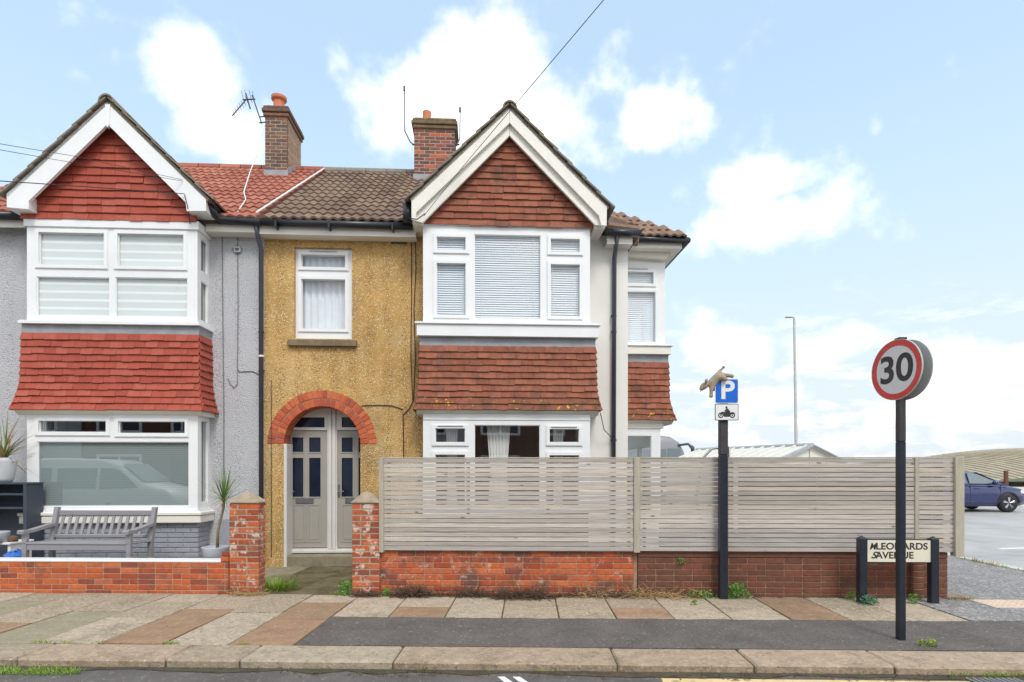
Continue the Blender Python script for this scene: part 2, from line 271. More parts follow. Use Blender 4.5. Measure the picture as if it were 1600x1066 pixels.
m_potwhite = mat('pale_plant_pot', (.58, .60, .62), rough=.45, nscale=3, var=.06)
m_trunk = mat('palm_stem', (.27, .20, .13), rough=.9, nscale=30, var=.3, bump=.5, bscale=60)
m_leaf = mat('sword_leaf', [(.11, .22, .03), (.16, .27, .04), (.08, .17, .03)], rough=.5, nscale=4, var=.25)
m_drytan = mat('dry_leaf', (.35, .22, .09), rough=.9, nscale=8, var=.3)
m_weed = mat('green_weed', [(.10, .26, .03), (.13, .30, .05)], rough=.6, nscale=20, var=.35)
m_weedblue = mat('blue_green_weed', (.07, .21, .11), rough=.6, nscale=20, var=.3)
m_grass = mat('bright_grass', (.20, .32, .03), rough=.6, nscale=20, var=.35)
m_twig = mat('dead_twig', (.115, .075, .05), rough=.95, nscale=20, var=.4)
m_straw = mat('dry_straw', (.42, .28, .13), rough=.9, nscale=20, var=.3)
m_moss = mat('moss', (.075, .075, .015), rough=.95, nscale=30, var=.4)
m_shelf = mat('slate_painted_board', (.045, .055, .075), rough=.6, nscale=5, var=.15)
m_bluebag = mat('blue_plastic', (.02, .12, .45), rough=.35, var=.2)
m_rock = mat('brown_rock', (.14, .08, .05), rough=.9, nscale=12, var=.35, bump=.5)
g_clear = mat_glass('window_glass', (.96, .98, .98), .8)
g_mirror = mat_glass('dark_window_glass', (.93, .96, .95), 2.0)
g_mid = mat_glass('lower_bay_glass', (.95, .97, .97), 1.9)

# ------------------------------------------------------------------ mesh helpers
class MB:
    def __init__(s): s.v, s.f = [], []
    def add(s, vs, fs):
        n = len(s.v); s.v += [tuple(p) for p in vs]; s.f += [tuple(i + n for i in f) for f in fs]; return s
    def box(s, x0, x1, y0, y1, z0, z1, bev=0):
        if x0 > x1: x0, x1 = x1, x0
        if y0 > y1: y0, y1 = y1, y0
        if z0 > z1: z0, z1 = z1, z0
        if bev <= 0:
            vs = [(x, y, z) for x in (x0, x1) for y in (y0, y1) for z in (z0, z1)]
            return s.add(vs, [(0, 1, 3, 2), (4, 6, 7, 5), (0, 4, 5, 1), (2, 3, 7, 6), (0, 2, 6, 4), (1, 5, 7, 3)])
        b = min(bev, (x1 - x0) * .45, (y1 - y0) * .45, (z1 - z0) * .45)
        X, Y, Z = (x0, x1), (y0, y1), (z0, z1); vs = []; idx = {}
        for i in (0, 1):
            for j in (0, 1):
                for k in (0, 1):
                    sx, sy, sz = (b if i == 0 else -b), (b if j == 0 else -b), (b if k == 0 else -b)
                    for ax in range(3):
                        p = [X[i] + sx, Y[j] + sy, Z[k] + sz]; p[ax] = (X[i], Y[j], Z[k])[ax]
                        idx[i, j, k, ax] = len(vs); vs.append(tuple(p))
        q = idx; fs = []
        for a in (0, 1):
            fs += [(q[a,0,0,0], q[a,1,0,0], q[a,1,1,0], q[a,0,1,0]), (q[0,a,0,1], q[1,a,0,1], q[1,a,1,1], q[0,a,1,1]), (q[0,0,a,2], q[1,0,a,2], q[1,1,a,2], q[0,1,a,2])]
            for c in (0, 1):
                fs += [(q[0,a,c,1], q[1,a,c,1], q[1,a,c,2], q[0,a,c,2]), (q[a,0,c,0], q[a,1,c,0], q[a,1,c,2], q[a,0,c,2]), (q[a,c,0,0], q[a,c,1,0], q[a,c,1,1], q[a,c,0,1])]
        fs += [(q[i,j,k,0], q[i,j,k,1], q[i,j,k,2]) for i in (0, 1) for j in (0, 1) for k in (0, 1)]
        return s.add(vs, fs)
    def prism(s, pts, y0, y1):
        """polygon in (x,z) pushed through y0..y1"""
        n = len(pts); vs = [(x, y0, z) for x, z in pts] + [(x, y1, z) for x, z in pts]
        return s.add(vs, [tuple(range(n)), tuple(range(2 * n - 1, n - 1, -1))] + [(i, i + n, (i + 1) % n + n, (i + 1) % n) for i in range(n)])
    def prism_x(s, pts, x0, x1):
        n = len(pts); vs = [(x0, y, z) for y, z in pts] + [(x1, y, z) for y, z in pts]
        return s.add(vs, [tuple(range(n)), tuple(range(2 * n - 1, n - 1, -1))] + [(i, i + n, (i + 1) % n + n, (i + 1) % n) for i in range(n)])
    def slab(s, pts, z0, z1):
        n = len(pts); vs = [(x, y, z0) for x, y in pts] + [(x, y, z1) for x, y in pts]
        return s.add(vs, [tuple(range(n)), tuple(range(2 * n - 1, n - 1, -1))] + [(i, i + n, (i + 1) % n + n, (i + 1) % n) for i in range(n)])
    def tube(s, path, r, n=6, cap=True):
        P = [Vector(p) for p in path]; rr = r if isinstance(r, (list, tuple)) else [r] * len(P); vs = []; last = None
        for i, p in enumerate(P):
            t = (P[min(i + 1, len(P) - 1)] - P[max(i - 1, 0)]).normalized()
            if last is None:
                a = t.cross(Vector((0, 0, 1)) if abs(t.z) < .9 else Vector((1, 0, 0))).normalized()
            else: a = (last - t * last.dot(t)).normalized()
            last = a; b = t.cross(a)
            vs += [p + (a * math.cos(2 * math.pi * k / n) + b * math.sin(2 * math.pi * k / n)) * rr[i] for k in range(n)]
        fs = [(i * n + k, i * n + (k + 1) % n, (i + 1) * n + (k + 1) % n, (i + 1) * n + k) for i in range(len(P) - 1) for k in range(n)]
        if cap: fs += [tuple(range(n))[::-1], tuple(range((len(P) - 1) * n, len(P) * n))]
        return s.add(vs, fs)
    def lathe(s, prof, c=(0, 0, 0), n=20, axis='z'):
        vs = []
        for r, h in prof:
            for k in range(n):
                a = 2 * math.pi * k / n; q = (r * math.cos(a), r * math.sin(a), h)
                if axis == 'y': q = (q[0], q[2], q[1])
                if axis == 'x': q = (q[2], q[0], q[1])
                vs.append((c[0] + q[0], c[1] + q[1], c[2] + q[2]))
        m = len(prof)
        fs = [(i * n + k, i * n + (k + 1) % n, (i + 1) * n + (k + 1) % n, (i + 1) * n + k) for i in range(m - 1) for k in range(n)]
        fs += [tuple(range(n))[::-1], tuple(range((m - 1) * n, m * n))]
        return s.add(vs, fs)
    def plate(s, x0, x1, z0, z1, holes, y0, y1, fn=None):
        """board with rectangular openings, made of butted strips; fn maps (a,depth,z) to xyz"""
        zs = sorted({z0, z1, *[min(max(h[2], z0), z1) for h in holes], *[min(max(h[3], z0), z1) for h in holes]}); t = MB()
        for a, b in zip(zs, zs[1:]):
            mid = (a + b) / 2; cut = sorted((max(h[0], x0), min(h[1], x1)) for h in holes if h[2] < mid < h[3]); x = x0
            for c, d in cut:
                if c > x + 1e-5: t.box(x, c, y0, y1, a, b)
                x = max(x, d)
            if x < x1 - 1e-5: t.box(x, x1, y0, y1, a, b)
        return s.add([fn(*p) for p in t.v] if fn else t.v, t.f)
    def mesh(s, name, m, smooth=False):
        me = bpy.data.meshes.new(name); me.from_pydata(s.v, [], s.f); me.validate()
        import bmesh
        bm = bmesh.new(); bm.from_mesh(me); bmesh.ops.recalc_face_normals(bm, faces=bm.faces); bm.to_mesh(me); bm.free()
        if smooth: me.polygons.foreach_set('use_smooth', [True] * len(me.polygons))
        if m: me.materials.append(m)
        return me
    def build(s, name, m, parent=None, smooth=False, label=None, cat=None, group=None, kind=None):
        return link(name, s.mesh(name, m, smooth), parent, None, label, cat, group, kind)

def link(name, me, parent=None, M=None, label=None, cat=None, group=None, kind=None):
    o = bpy.data.objects.new(name, me); col.objects.link(o)
    if parent:
        o.parent = parent
        if 'off' in OFF.get(parent.name, {}): o.matrix_parent_inverse = OFF[parent.name]['off']
    if M is not None: o.matrix_basis = M
    for k, x in (('label', label), ('category', cat), ('group', group), ('kind', kind)):
        if x: o[k] = x
    return o
OFF = {}
def thing(name, label, cat, frame=W, base=(0, 0, 0), group=None):
    """an Empty standing at the thing's base; its parts are given in the frame's coordinates"""
    o = bpy.data.objects.new(name, None); col.objects.link(o); o.empty_display_size = .2
    o.matrix_basis = frame.m @ Matrix.Translation(base); OFF[o.name] = {'off': Matrix.Translation(base).inverted()}
    o['label'] = label; o['category'] = cat
    if group: o['group'] = group
    return o
def single(o, frame): o.matrix_basis = frame.m @ o.matrix_basis; return o
def axes(O, X, Y, Z):
    return Matrix(((X[0], Y[0], Z[0], O[0]), (X[1], Y[1], Z[1], O[1]), (X[2], Y[2], Z[2], O[2]), (0, 0, 0, 1)))
CACHE = {}
def block(L, D, Hh, m, bev=.006, name='brick'):
    k = (round(L, 3), round(D, 3), round(Hh, 3), m.name, bev)
    if k not in CACHE: CACHE[k] = MB().box(0, k[0], 0, k[1], 0, k[2], bev).mesh(name, m)
    return CACHE[k]
def bricks(parent, m, P0, A, Yin, length, courses, L=.215, Hc=.065, J=.01, D=.07, rough=.003, off0=0, names='brick', flemish=False, rnd=random.Random(3)):
    """courses of brick on a face: P0 lower start, A along, Yin into the wall"""
    A, Yin = Vector(A), Vector(Yin)
    for c in range(courses):
        x = 0; first = True; flip = (c + off0) % 2
        while x < length - .02:
            l = L
            if first and flip: l = (L - J) / 2
            if flemish and (int(x / .1) + c) % 3 == 0: l = (L - J) / 2
            if rnd.random() < .06: l = (L - J) / 2
            first = False
            l = min(l, length - x)
            if length - x - l < .05: l = length - x
            O = Vector(P0) + A * x + Vector((0, 0, c * (Hc + J))) + Yin * rnd.uniform(0, rough)
            link(names, block(round(l / .005) * .005, D, Hc, m), parent, axes(O, A, Yin, (0, 0, 1)))
            x += l + J
def text(name, body, m, parent, M, size, extr=.002, sx=1, shear=0, bold=0):
    cu = bpy.data.curves.new(name, 'FONT'); cu.body = body; cu.size = size; cu.extrude = extr; cu.align_x = 'CENTER'; cu.align_y = 'CENTER'; cu.shear = shear; cu.offset = bold
    t = bpy.data.objects.new(name, cu); col.objects.link(t); dg = bpy.context.evaluated_depsgraph_get()
    me = bpy.data.meshes.new_from_object(t.evaluated_get(dg)); bpy.data.objects.remove(t)
    me.materials.clear(); me.materials.append(m)
    return link(name, me, parent, M @ Matrix.Diagonal((sx, 1, 1, 1)))
FACE = Matrix(((1, 0, 0, 0), (0, 0, -1, 0), (0, 1, 0, 0), (0, 0, 0, 1)))   # flat print turned to face -y

# ================================================================== GROUND
o = MB().slab([(-300, -120), (500, -120), (500, 700), (-300, 700)], -.3, -.068).build('road', m_road, kind='structure')
vs_ = []; ys_ = [(4.6, -.0665), (6.9, -.062), (12, -.05), (15.5, .0), (19.3, .095), (60, .10)]
for y_, z_ in ys_: vs_ += [(8.0, y_, z_), (60, y_, z_)]
o = MB().add(vs_, [(2 * k, 2 * k + 1, 2 * k + 3, 2 * k + 2) for k in range(5)]).build('side_road', m_sideroad, kind='structure')
KB, KF = -2.11, -2.53           # back and front of the kerb in the street frame
pave = single(MB().slab([(-14, KB), (9, KB), (9, -.2), (7.75, .4), (7.75, 22), (-14, 8)], -.25, -.014).build('pavement', m_joint, kind='structure'), S)
rs = random.Random(11)
# slabs: columns .6 wide, staggered cross joints
def slab_piece(x0, x1, y0, y1, m):
    me = MB().box(x0 + .006 + rs.uniform(0, .003), x1 - .006 - rs.uniform(0, .003), y0 + .006, y1 - .006, -.05, rs.uniform(-.006, .003), .005).mesh('paving_slab', m)
    link('paving_slab', me, pave)
XP = S.X(490, -1.6)
x = XP - 16 * .585; i = 0
patt = {13: [m_slab, m_slabbrown], 12: [m_slab, m_slab, m_slab], 11: [m_slab, m_slabgreen, m_slabgreen], 10: [m_slab, m_slab, m_slabbrown], 9: [m_slab, m_slabgreen, m_slabgreen], 15: [m_slab, m_slabbrown, m_slabbrown], 14: [m_slab, m_slab, m_slab]}
while x < XP - .01:
    cuts = [[-.02, -.78, -1.43, KB + .01], [-.02, -.46, -1.2, KB + .01], [-.02, -.95, KB + .01]][(i * 2 + 1) % 3]
    ms = patt.get(i, [m_slab] * 3)
    for k, (a, b) in enumerate(zip(cuts, cuts[1:])):
        slab_piece(x, x + .585, b, a, ms[min(k, len(ms) - 1)])
    x += .585; i += 1
YT = -1.1
i = 0
while x < S.X(1455, -.6):
    cuts = [[-.02, YT], [-.02, -.62, YT]][i % 2]
    for k, (a, b) in enumerate(zip(cuts, cuts[1:])):
        slab_piece(x, x + .6, b, a, m_slabbrown if i in (1, 5, 8) and k == len(cuts) - 2 else m_slab)
    x += .6; i += 1
XE = x
rim = [(XP + .006, YT - .005)]
n = 90
for k in range(n + 1): rim.append((XP + .006 + (XE + .5 - XP) * k / n, YT - .004 + rs.uniform(-.028, .004)))
rim += [(9, YT - .25), (9, KB + .006), (XP + .03, KB + .006)]
o = single(MB().slab(rim, -.06, .001).build('tarmac_strip', m_tarmac, kind='structure'), S)
fw = [(XE + .006, 0), (XE + .006, YT + .006), (XE + .55, YT + .006), (9, YT - .24), (9, -.2), (7.72, .4), (7.72, 21), (5.3, 21), (5.3, .25), (4.9, .02)]
o = single(MB().slab(fw, -.06, .004).build('side_footway', m_footway, kind='structure'), S)
# tactile crossing slabs with blisters
t = MB()
tact = []
for a in range(5):
    for b in range(2):
        x0, y0 = 5.42 + a * .4 + .0, -.93 + b * .4
        if a == 0 and b == 0: continue
        mb = MB().box(x0 + .004, x0 + .396, y0 + .004, y0 + .396, -.04, .010, .004)
        for p in range(6):
            for q in range(6):
                mb.lathe([(.016, .010), (.013, .0145), (.004, .0155)], (x0 + .033 + p * .0667, y0 + .033 + q * .0667, 0), 6)
        tact.append(mb)
tp = single(MB().slab([(5.41, -.94), (7.43, -.94), (7.43, -.12), (5.41, -.12)], -.05, .0065).build('tactile_paving', m_footway, kind='structure'), S)
for mb in tact: mb.build('tactile_slab', m_tactile, tp)
# kerb
kerb = single(MB().box(-14, 9, KF + .02, KB - .004, -.3, -.02).build('kerb', m_joint, kind='structure'), S)
ks = [S.X(u, KF) for u in (-420, -190, 25, 257, 373, 613, 965, 1180, 1400, 1750)]
for a, b in zip(ks, ks[1:]):
    me = MB().box(a + .006, b - .006, KF + rs.uniform(-.008, .008), KB - .004, -.2, rs.uniform(-.004, .003), .014).mesh('kerb_stone', m_kerb)
    link('kerb_stone', me, kerb)
kerb2 = single(MB().box(7.77, 7.90, .6, 21, -.3, -.03).build('side_kerb', m_joint, kind='structure'), S)
for k in range(22):
    link('kerb_stone', MB().box(7.76, 7.91, .6 + k * .915, .6 + k * .915 + .905, -.2, .015, .012).mesh('kerb_stone', m_whiteline if False else mat('pale_concrete_kerb', [(.60, .57, .50), (.54, .52, .46)], rough=.9, nscale=6, var=.15)), kerb2)
# road paint
def paint(name, pts, m, z, fr): return single(MB().slab(pts, z - .003, z).build(name, m, kind='structure'), fr)
RZ = -.064
paint('yellow_line', [(S.X(1035, -2.72), -2.665), (9, -2.665), (9, -2.775), (S.X(1035, -2.72), -2.775)], m_yellowline, RZ, S)
for du in (0, 24):
    xa, xb = S.X(777 + du, -2.68), S.X(800 + du, -2.8)
    paint('bay_tick', [(xa, -2.66), (xa + .055, -2.66), (xb + .13, -3.0), (xb + .05, -3.0)], m_whiteline, RZ, S)
for (ua, va, ub, vb) in ((1500, 843, 1570, 848), (1565, 860, 1640, 858), (1505, 800, 1640, 812)):
    xa, ya = (ua - U0) / F * (F * 1.61 / (va - VH)), F * 1.61 / (va - VH); xb, yb = (ub - U0) / F * (F * 1.61 / (vb - VH)), F * 1.61 / (vb - VH)
    paint('junction_line', [(xa, ya), (xb, yb), (xb, yb + .14), (xa, ya + .14)], m_whiteline, -.045, W)
# gully grate
gt = thing('gully_grate', 'iron gully grate in the gutter beside the pale kerb', 'grate', S, (3.75, -2.75, -.08))
MB().box(3.55, 4.0, -2.98, -2.6, -.2, -.063).build('frame', m_soil, gt)
for k in range(9): MB().tube([(3.57 + k * .045, -2.61, -.058), (3.59 + k * .045, -2.78, -.058), (3.64 + k * .045, -2.97, -.058)], .009, 5).build('bar', m_galv, gt)
# gutter dirt
o = single(MB().slab([(-9, KF - .002)] + [(-9 + k * .25, KF - .03 - rs.random() * .11) for k in range(72)] + [(9, KF - .002)], -.1, -.061).build('gutter_dirt', m_soil, kind='structure'), S)
# gardens
m_path = mat('mossy_path_concrete', (.13, .105, .05), rough=.8, nscale=4, var=.35, bump=.6, bscale=50, stains=[((.05, .045, .015), 2.2, .45, .60, .8), ((.22, .19, .11), 3.1, .5, .66, .6)])
gard = single(MB().slab([(-12, .02), (-3.3, .02), (-3.3, 2.1), (-12, 2.0)], -.03, -.006).build('garden_ground', m_concrete, kind='structure'), S)
single(MB().slab([(-3.3, .0), (-1.6, .0), (-1.6, 2.2), (-3.3, 2.1)], -.03, -.004).build('garden_path', m_path, kind='structure'), S)
single(MB().slab([(-1.6, .02), (5.1, .02), (5.1, 8), (-1.6, 8)], -.03, -.005).build('garden_soil', m_soil, kind='structure'), S)

# ================================================================== THE TERRACE
PX = H.X(413, 0)                     # party line
FX = H.X(981, 0)                     # flank of the end house
YE, ZE, YR, ZR = -.25, 5.44, 3.65, 8.16
def roofz(y): return ZE + (y - YE) * (ZR - ZE) / (YR - YE)
SL = math.atan2(ZR - ZE, YR - YE)
h1 = thing('terraced_house', 'grey rendered terraced house with bright red tiled gable and bay', 'house', H, (PX - 2.4, 0, 0))
h2 = thing('terraced_house', 'ochre pebbledashed end house with brick arch and brown tiled gable', 'house', H, (PX + 2.6, 0, 0))
GW = 5.0
def hx(u, y): return H.X(u, y)
def hz(v, y, u=500): return H.Z(u, v, y)
BY = -.40                           # bay front plane

# ---- generic double-pantile roof tile
def pantile(m):
    key = ('pantile', m.name)
    if key not in CACHE:
        w, l, mb, n = .302, .40, MB(), 12; vs = []
        for yy in (0, l):
            for k in range(n + 1):
                x = w * k / n; z = .030 * (.5 - .5 * math.cos(4 * math.pi * k / n)) ** .8
                vs.append((x, yy, z + .030)); vs.append((x, yy, z - .004))
        fs = []; q = 2 * (n + 1)
        for k in range(n):
            a = 2 * k
            fs += [(a, a + 2, a + 2 + q, a + q), (a + 1, a + 1 + q, a + 3 + q, a + 3), (a, a + 1, a + 3, a + 2), (a + q, a + 2 + q, a + 3 + q, a + 1 + q)]
        fs += [(0, q, q + 1, 1), (2 * n, 2 * n + 1, 2 * n + 1 + q, 2 * n + q)]
        CACHE[key] = mb.add(vs, fs).mesh('roof_tile', m)
    return CACHE[key]
def tile_roof(parent, m, x0, ncol, rows, gauge=.335, y0=YE - .06, skip=None, rr=random.Random(5)):
    c, s = math.cos(SL), math.sin(SL)
    for r in range(rows):
        for k in range(ncol):
            x = x0 + k * .30
            if skip and skip(x, r): continue
            d = r * gauge; tilt = .075
            O = (x + rr.uniform(-.003, .003), y0 + d * c, ZE + .0 + (y0 - YE) * s / c + d * s + .035 + rr.uniform(0, .006))
            a = SL - tilt
            link('roof_tile', pantile(m), parent, axes(O, (1, 0, 0), (0, math.cos(a), math.sin(a)), (0, -math.sin(a), math.cos(a))))

# ---- hung tiles between two level lines
def hung(parent, m, rows, tw=.17, th=.014, rr=random.Random(9), mlast=None, nlast=2):
    """rows: list of (A,B) lines from the top down; tiles lie between successive lines, tails kicked out"""
    unit = {}
    for mm in (m, mlast or m):
        k = ('hung', mm.name)
        if k not in CACHE: CACHE[k] = MB().box(0, 1, 0, 1, 0, 1, .03).mesh('tile', mm)
        unit[mm.name] = CACHE[k]
    for i in range(len(rows) - 1):
        A0, B0, A1, B1 = map(Vector, (*rows[i], *rows[i + 1])); wid = (B1 - A1).length; n = max(1, round(wid / tw)); stag = (i % 2) * .5
        edges = [0] + [min(max((k + stag + rr.uniform(-.06, .06)) / n, 0), 1) for k in range(0 if stag else 1, n)] + [1]
        mm = mlast if mlast and i >= len(rows) - 1 - nlast else m
        for a, b in zip(edges, edges[1:]):
            if b - a < .15 / n: continue
            T0 = A0.lerp(B0, (a + b) / 2); T1 = A1.lerp(B1, (a + b) / 2)
            X = (B1 - A1).normalized(); up = T0 - T1; Nn = up.cross(X).normalized() * -1
            out = X.cross(up).normalized()            # outward (front) normal
            P = A1 + (B1 - A1) * a
            kick = out * (.021 + rr.uniform(0, .006)); top = (A0 + (B0 - A0) * a) + up.normalized() * .012
            O = P + kick + up.normalized() * rr.choice((0, 0, .004, -.004, .007, -.008 if rr.random() < .3 else 0)) + out * rr.choice((0, 0, .004))
            Zv = top - O; Zv = Zv - X * Zv.dot(X)
            Yv = X.cross(Zv).normalized() * th * -1
            L = (B1 - A1).length * (b - a) - .003
            link('tile', unit[mm.name], parent, axes(O - out * 0, X * L, Yv, Zv))

def window(parent, x0, x1, z0, z1, holes, y, sash, name='window', frame_m=m_upvc, glass=None, fn=None, depth=.07, vents=()):
    """holes: glass rectangles; sash: indices with an opening casement ring proud of the frame"""
    f = MB().plate(x0, x1, z0, z1, holes, y, y + depth, fn).build(name, frame_m, parent)
    g = glass or g_clear
    for i, hle in enumerate(holes):
        a, b, c, d = hle
        if i in sash:
            w = .045
            MB().plate(a - w, b + w, c - w, d + w, [(a + .004, b - .004, c + .004, d - .004)], y - .022, y - .001, fn).build('casement', frame_m, f)
            e = .012
            MB().plate(a - w - e, b + w + e, c - w - e, d + w + e, [(a - w, b + w, c - w, d + w)], y - .008, y - .0005, fn).build('casement_lip', frame_m, f)
        bead = .012
        MB().plate(a, b, c, d, [(a + bead, b - bead, c + bead, d - bead)], y + .012, y + .03, fn).build('glazing_bead', frame_m if not i in sash else m_upvc, f)
        p = MB().add([(a - .005, y + .036, c - .005), (b + .005, y + .036, c - .005), (b + .005, y + .036, d + .005), (a - .005, y + .036, d + .005)], [(0, 1, 2, 3)])
        if fn: p.v = [fn(*q) for q in p.v]
        p.build('pane', g, f)
    for (a, b, z) in vents:
        MB().box(a, b, y - .036, y - .0225, z - .008, z + .008, .003).build('trickle_vent', m_greypipe if False else mat('vent_grey', (.45, .45, .45), rough=.5), f)
    return f
def slat_blind(parent, x0, x1, z0, z1, y, pitch=.058, fn=None):
    mb = MB(); z = z1 - .03
    while z > z0:
        vs = [(x0, y - .011, z - .019), (x1, y - .011, z - .019), (x1, y - .003, z), (x0, y - .003, z), (x1, y + .008, z + .016), (x0, y + .008, z + .016)]
        mb.add([fn(*p) for p in vs] if fn else vs, [(0, 1, 2, 3), (3, 2, 4, 5)]); z -= pitch * .62
    b = MB()
    o = mb.build('venetian_blind', m_blindslat, parent, kind='stuff')
    c = MB()
    for f in (.12, .88):
        xx = x0 + (x1 - x0) * f; q = [(xx, y - .02, z0), (xx, y - .02, z1)]
        c.tube([fn(*p) for p in q] if fn else q, .0025, 4)
    c.build('blind_cord', m_blindslat, parent, kind='stuff')
    return o
def rect(fr, u0, u1, v0, v1, y, uc=None):
    (a, d), (b, c) = fr.p(u0, v0, y), fr.p(u1, v1, y); return (a, b, c, d)

# ---------------- H1 (grey, left)
XL = PX - GW
bx0, bx1 = hx(42, BY), hx(308.5, BY)                    # bay front
zt1 = hz(346, BY, 170)
w1 = MB().plate(XL, PX, -.05, 5.42, [(bx0 + .12, bx1 - .12, .6, 4.95)], 0, .25).build('wall', m_greydash, h1)
MB().box(XL, PX, 7.2, 7.4, -.05, 5.42).build('back_wall', m_room, h1)
MB().box(XL, PX - .03, .3, 7.2, 2.62, 2.8).build('floor_slab', m_room, h1)
MB().box(XL, XL + .1, .25, 7.2, -.05, 5.42).build('side_wall', m_room, h1)
MB().box(PX - .12, PX, .25, 7.2, -.05, 5.42).build('party_wall', m_room, h1)
MB().box(XL, PX - .03, 3.4, 3.5, -.05, 5.42).build('room_wall', m_room, h1)
MB().box(XL, PX - .03, -.2, 7.2, 5.43, 5.44).build('loft_floor', m_room, h1)
# roof deck
dk = MB().prism_x([(YE - .02, ZE - .03), (YR, ZR - .03), (7.6, ZE - .03), (7.6, ZE - .09), (YR, ZR - .09), (YE - .02, ZE - .09)], XL, PX).build('roof', m_deck, h1)
tile_roof(dk, m_rooftile_red, PX - 3.32, 11, 14)
tile_roof(dk, m_rooftile_red, XL - .02, 5, 14)
for k in range(12): MB().tube([(PX - .01 - k * .45, YR, ZR + .02), (PX - .44 - k * .45, YR, ZR + .02)], .11, 10).build('ridge_tile', m_rooftile_red, dk)
# fascia + gutter
MB().box(hx(322, -.2), PX - .002, -.22, -.19, 5.26, 5.42).build('fascia', m_cream, h1)
MB().box(hx(322, -.2), PX - .002, -.19, -.002, 5.26, 5.275).build('soffit', m_cream, h1)
MB().box(XL, hx(40, -.2), -.22, -.19, 5.26, 5.42).build('fascia', m_cream, h1)
MB().tube([(hx(322, -.5), -.50, 5.58), (hx(334, -.4), -.38, 5.46), (hx(345, -.28), -.28, 5.42), (PX + .05, -.28, 5.40)], .062, 10).build('gutter', m_black, h1, True)
MB().tube([(XL, -.28, 5.42), (hx(38, -.28), -.28, 5.41)], .062, 10).build('gutter', m_black, h1, True)
dp = MB().tube([(PX - .03, -.26, 5.36), (PX - .03, -.20, 5.22), (PX - .03, -.055, 5.05), (PX - .03, -.05, .95)], .036, 10).build('downpipe', m_greypipe, h1, True)
MB().tube([(PX - .03, -.05, .96), (PX - .02, -.05, .05)], .042, 10).build('pipe_shoe', m_black, dp, True)
for v in (560, 583, 523): MB().tube([(PX - .03, -.05, hz(v, 0)), (PX - .03, -.05, hz(v, 0) + .03)], .044, 10).build('pipe_collar', m_black if v != 560 else m_cablewhite, dp)
# bay: upper window
def bay_return(xr, z0, z1, holes_y, hz_list): pass
zs_up = hz(503, BY, 170); zh_up = hz(357, BY, 170)
rectsU = [rect(H, 61, 164, 363, 416, BY), rect(H, 184, 288, 365, 418, BY), rect(H, 57, 171, 432, 495, BY), rect(H, 180, 293, 433, 497, BY)]
bw = window(h1, bx0, bx1, zs_up, zh_up, rectsU, BY, (0, 1))
for a, b, c, d in rectsU: MB().box(a - .02, b + .02, BY + .055, BY + .058, c - .02, d + .02).build('roller_blind', m_zebra, bw)
MB().box(bx0 - .03, bx1 + .03, BY - .03, BY + .1, zh_up, zt1 + .02, .004).build('bay_header', m_upvc, h1)
sidefn = lambda xr: (lambda a, dd, z: (xr + (BY - dd), a, z))      # a runs along y, depth leads inwards (-x)
def side_window(parent, xr, z0, z1, panes, y0=BY + .072, y1=-.002, glass=None):
    fn = lambda a, dd, z: (xr - dd, a, z)
    return window(parent, y0, y1, z0, z1, [(y0 + .05, y1 - .07, c, d) for c, d in panes], 0, (), 'side_window', m_upvc, glass, fn)
sw = side_window(h1, bx1 - .001, zs_up, zh_up, [(rectsU[1][2], rectsU[1][3]), (rectsU[3][2], rectsU[3][3])], glass=g_mirror)
side_window(h1, bx0 + .071, zs_up, zh_up, [(rectsU[1][2], rectsU[1][3]), (rectsU[3][2], rectsU[3][3])])
MB().box(bx1 - .06, bx1 + .03, BY + .1, -.002, zh_up, zt1 + .02).build('bay_header_return', m_upvc, h1)
MB().prism([(bx0 - .08, zs_up - .05), (bx1 + .06, zs_up - .05), (bx1 + .06, zs_up - .015), (bx1 + .04, zs_up), (bx0 - .05, zs_up), (bx0 - .08, zs_up - .015)], BY - .07, -.002).build('window_sill', m_upvc, h1)
def bay_skirt(house, xa, xb, ztop, zbot, m, rows, flare, mlast=None, lead=.13, tw=.17, right=True, left=True, ybay=BY, yback=-.002, lx=.0):
    zl = ztop - lead
    back = MB().box(xa + .01, xb - .01, ybay + .02, yback, zbot + .03, ztop).build('bay_skirt', m_mortar, house)
    MB().prism_x([(ybay - .012, ztop), (ybay - .016, zl - .05), (ybay + .02, zl - .05), (ybay + .02, ztop)], xa - .012, xb + .012).build('lead_flashing', m_lead, back)
    MB().box(xb + .001, xb + .014, ybay + .02, yback, zl - .05, ztop).build('lead_flashing', m_lead, back)
    MB().box(xa - .014, xa - .001, ybay + .02, yback, zl - .05, ztop).build('lead_flashing', m_lead, back)
    def offs(t): return .012 + (flare * max(0, (t - .6) / .4) ** 1.7)
    R_, Rr, Rl = [], [], []
    for i in range(rows + 1):
        t = i / rows; z = zl - .012 + (zbot - zl) * t; e = offs(t) + .02 * t
        R_.append(((xa - e, ybay - e, z), (xb + e, ybay - e, z)))
        Rr.append(((xb + e, ybay - e, z), (xb + e, yback, z)))
        Rl.append(((xa - e, yback, z), (xa - e, ybay - e, z)))
    hung(back, m, R_, tw, mlast=mlast)
    if right: hung(back, m, Rr, tw, mlast=mlast)
    if left: hung(back, m, Rl, tw, mlast=mlast)
    e = offs(1)
    MB().prism_x([(ybay - e - .005, zbot + .0), (ybay - e - .005, zbot - .018), (ybay + .0, zbot - .075), (yback, zbot - .075), (yback, zbot)], xa - e * .8, xb + e * .8).build('skirt_soffit', m_cream, back)
    return back
bay_skirt(h1, hx(36, BY), hx(310.5, BY), zs_up - .05, hz(640, BY - .12, 170), m_redtile, 11, .075, lead=.115, tw=.175)
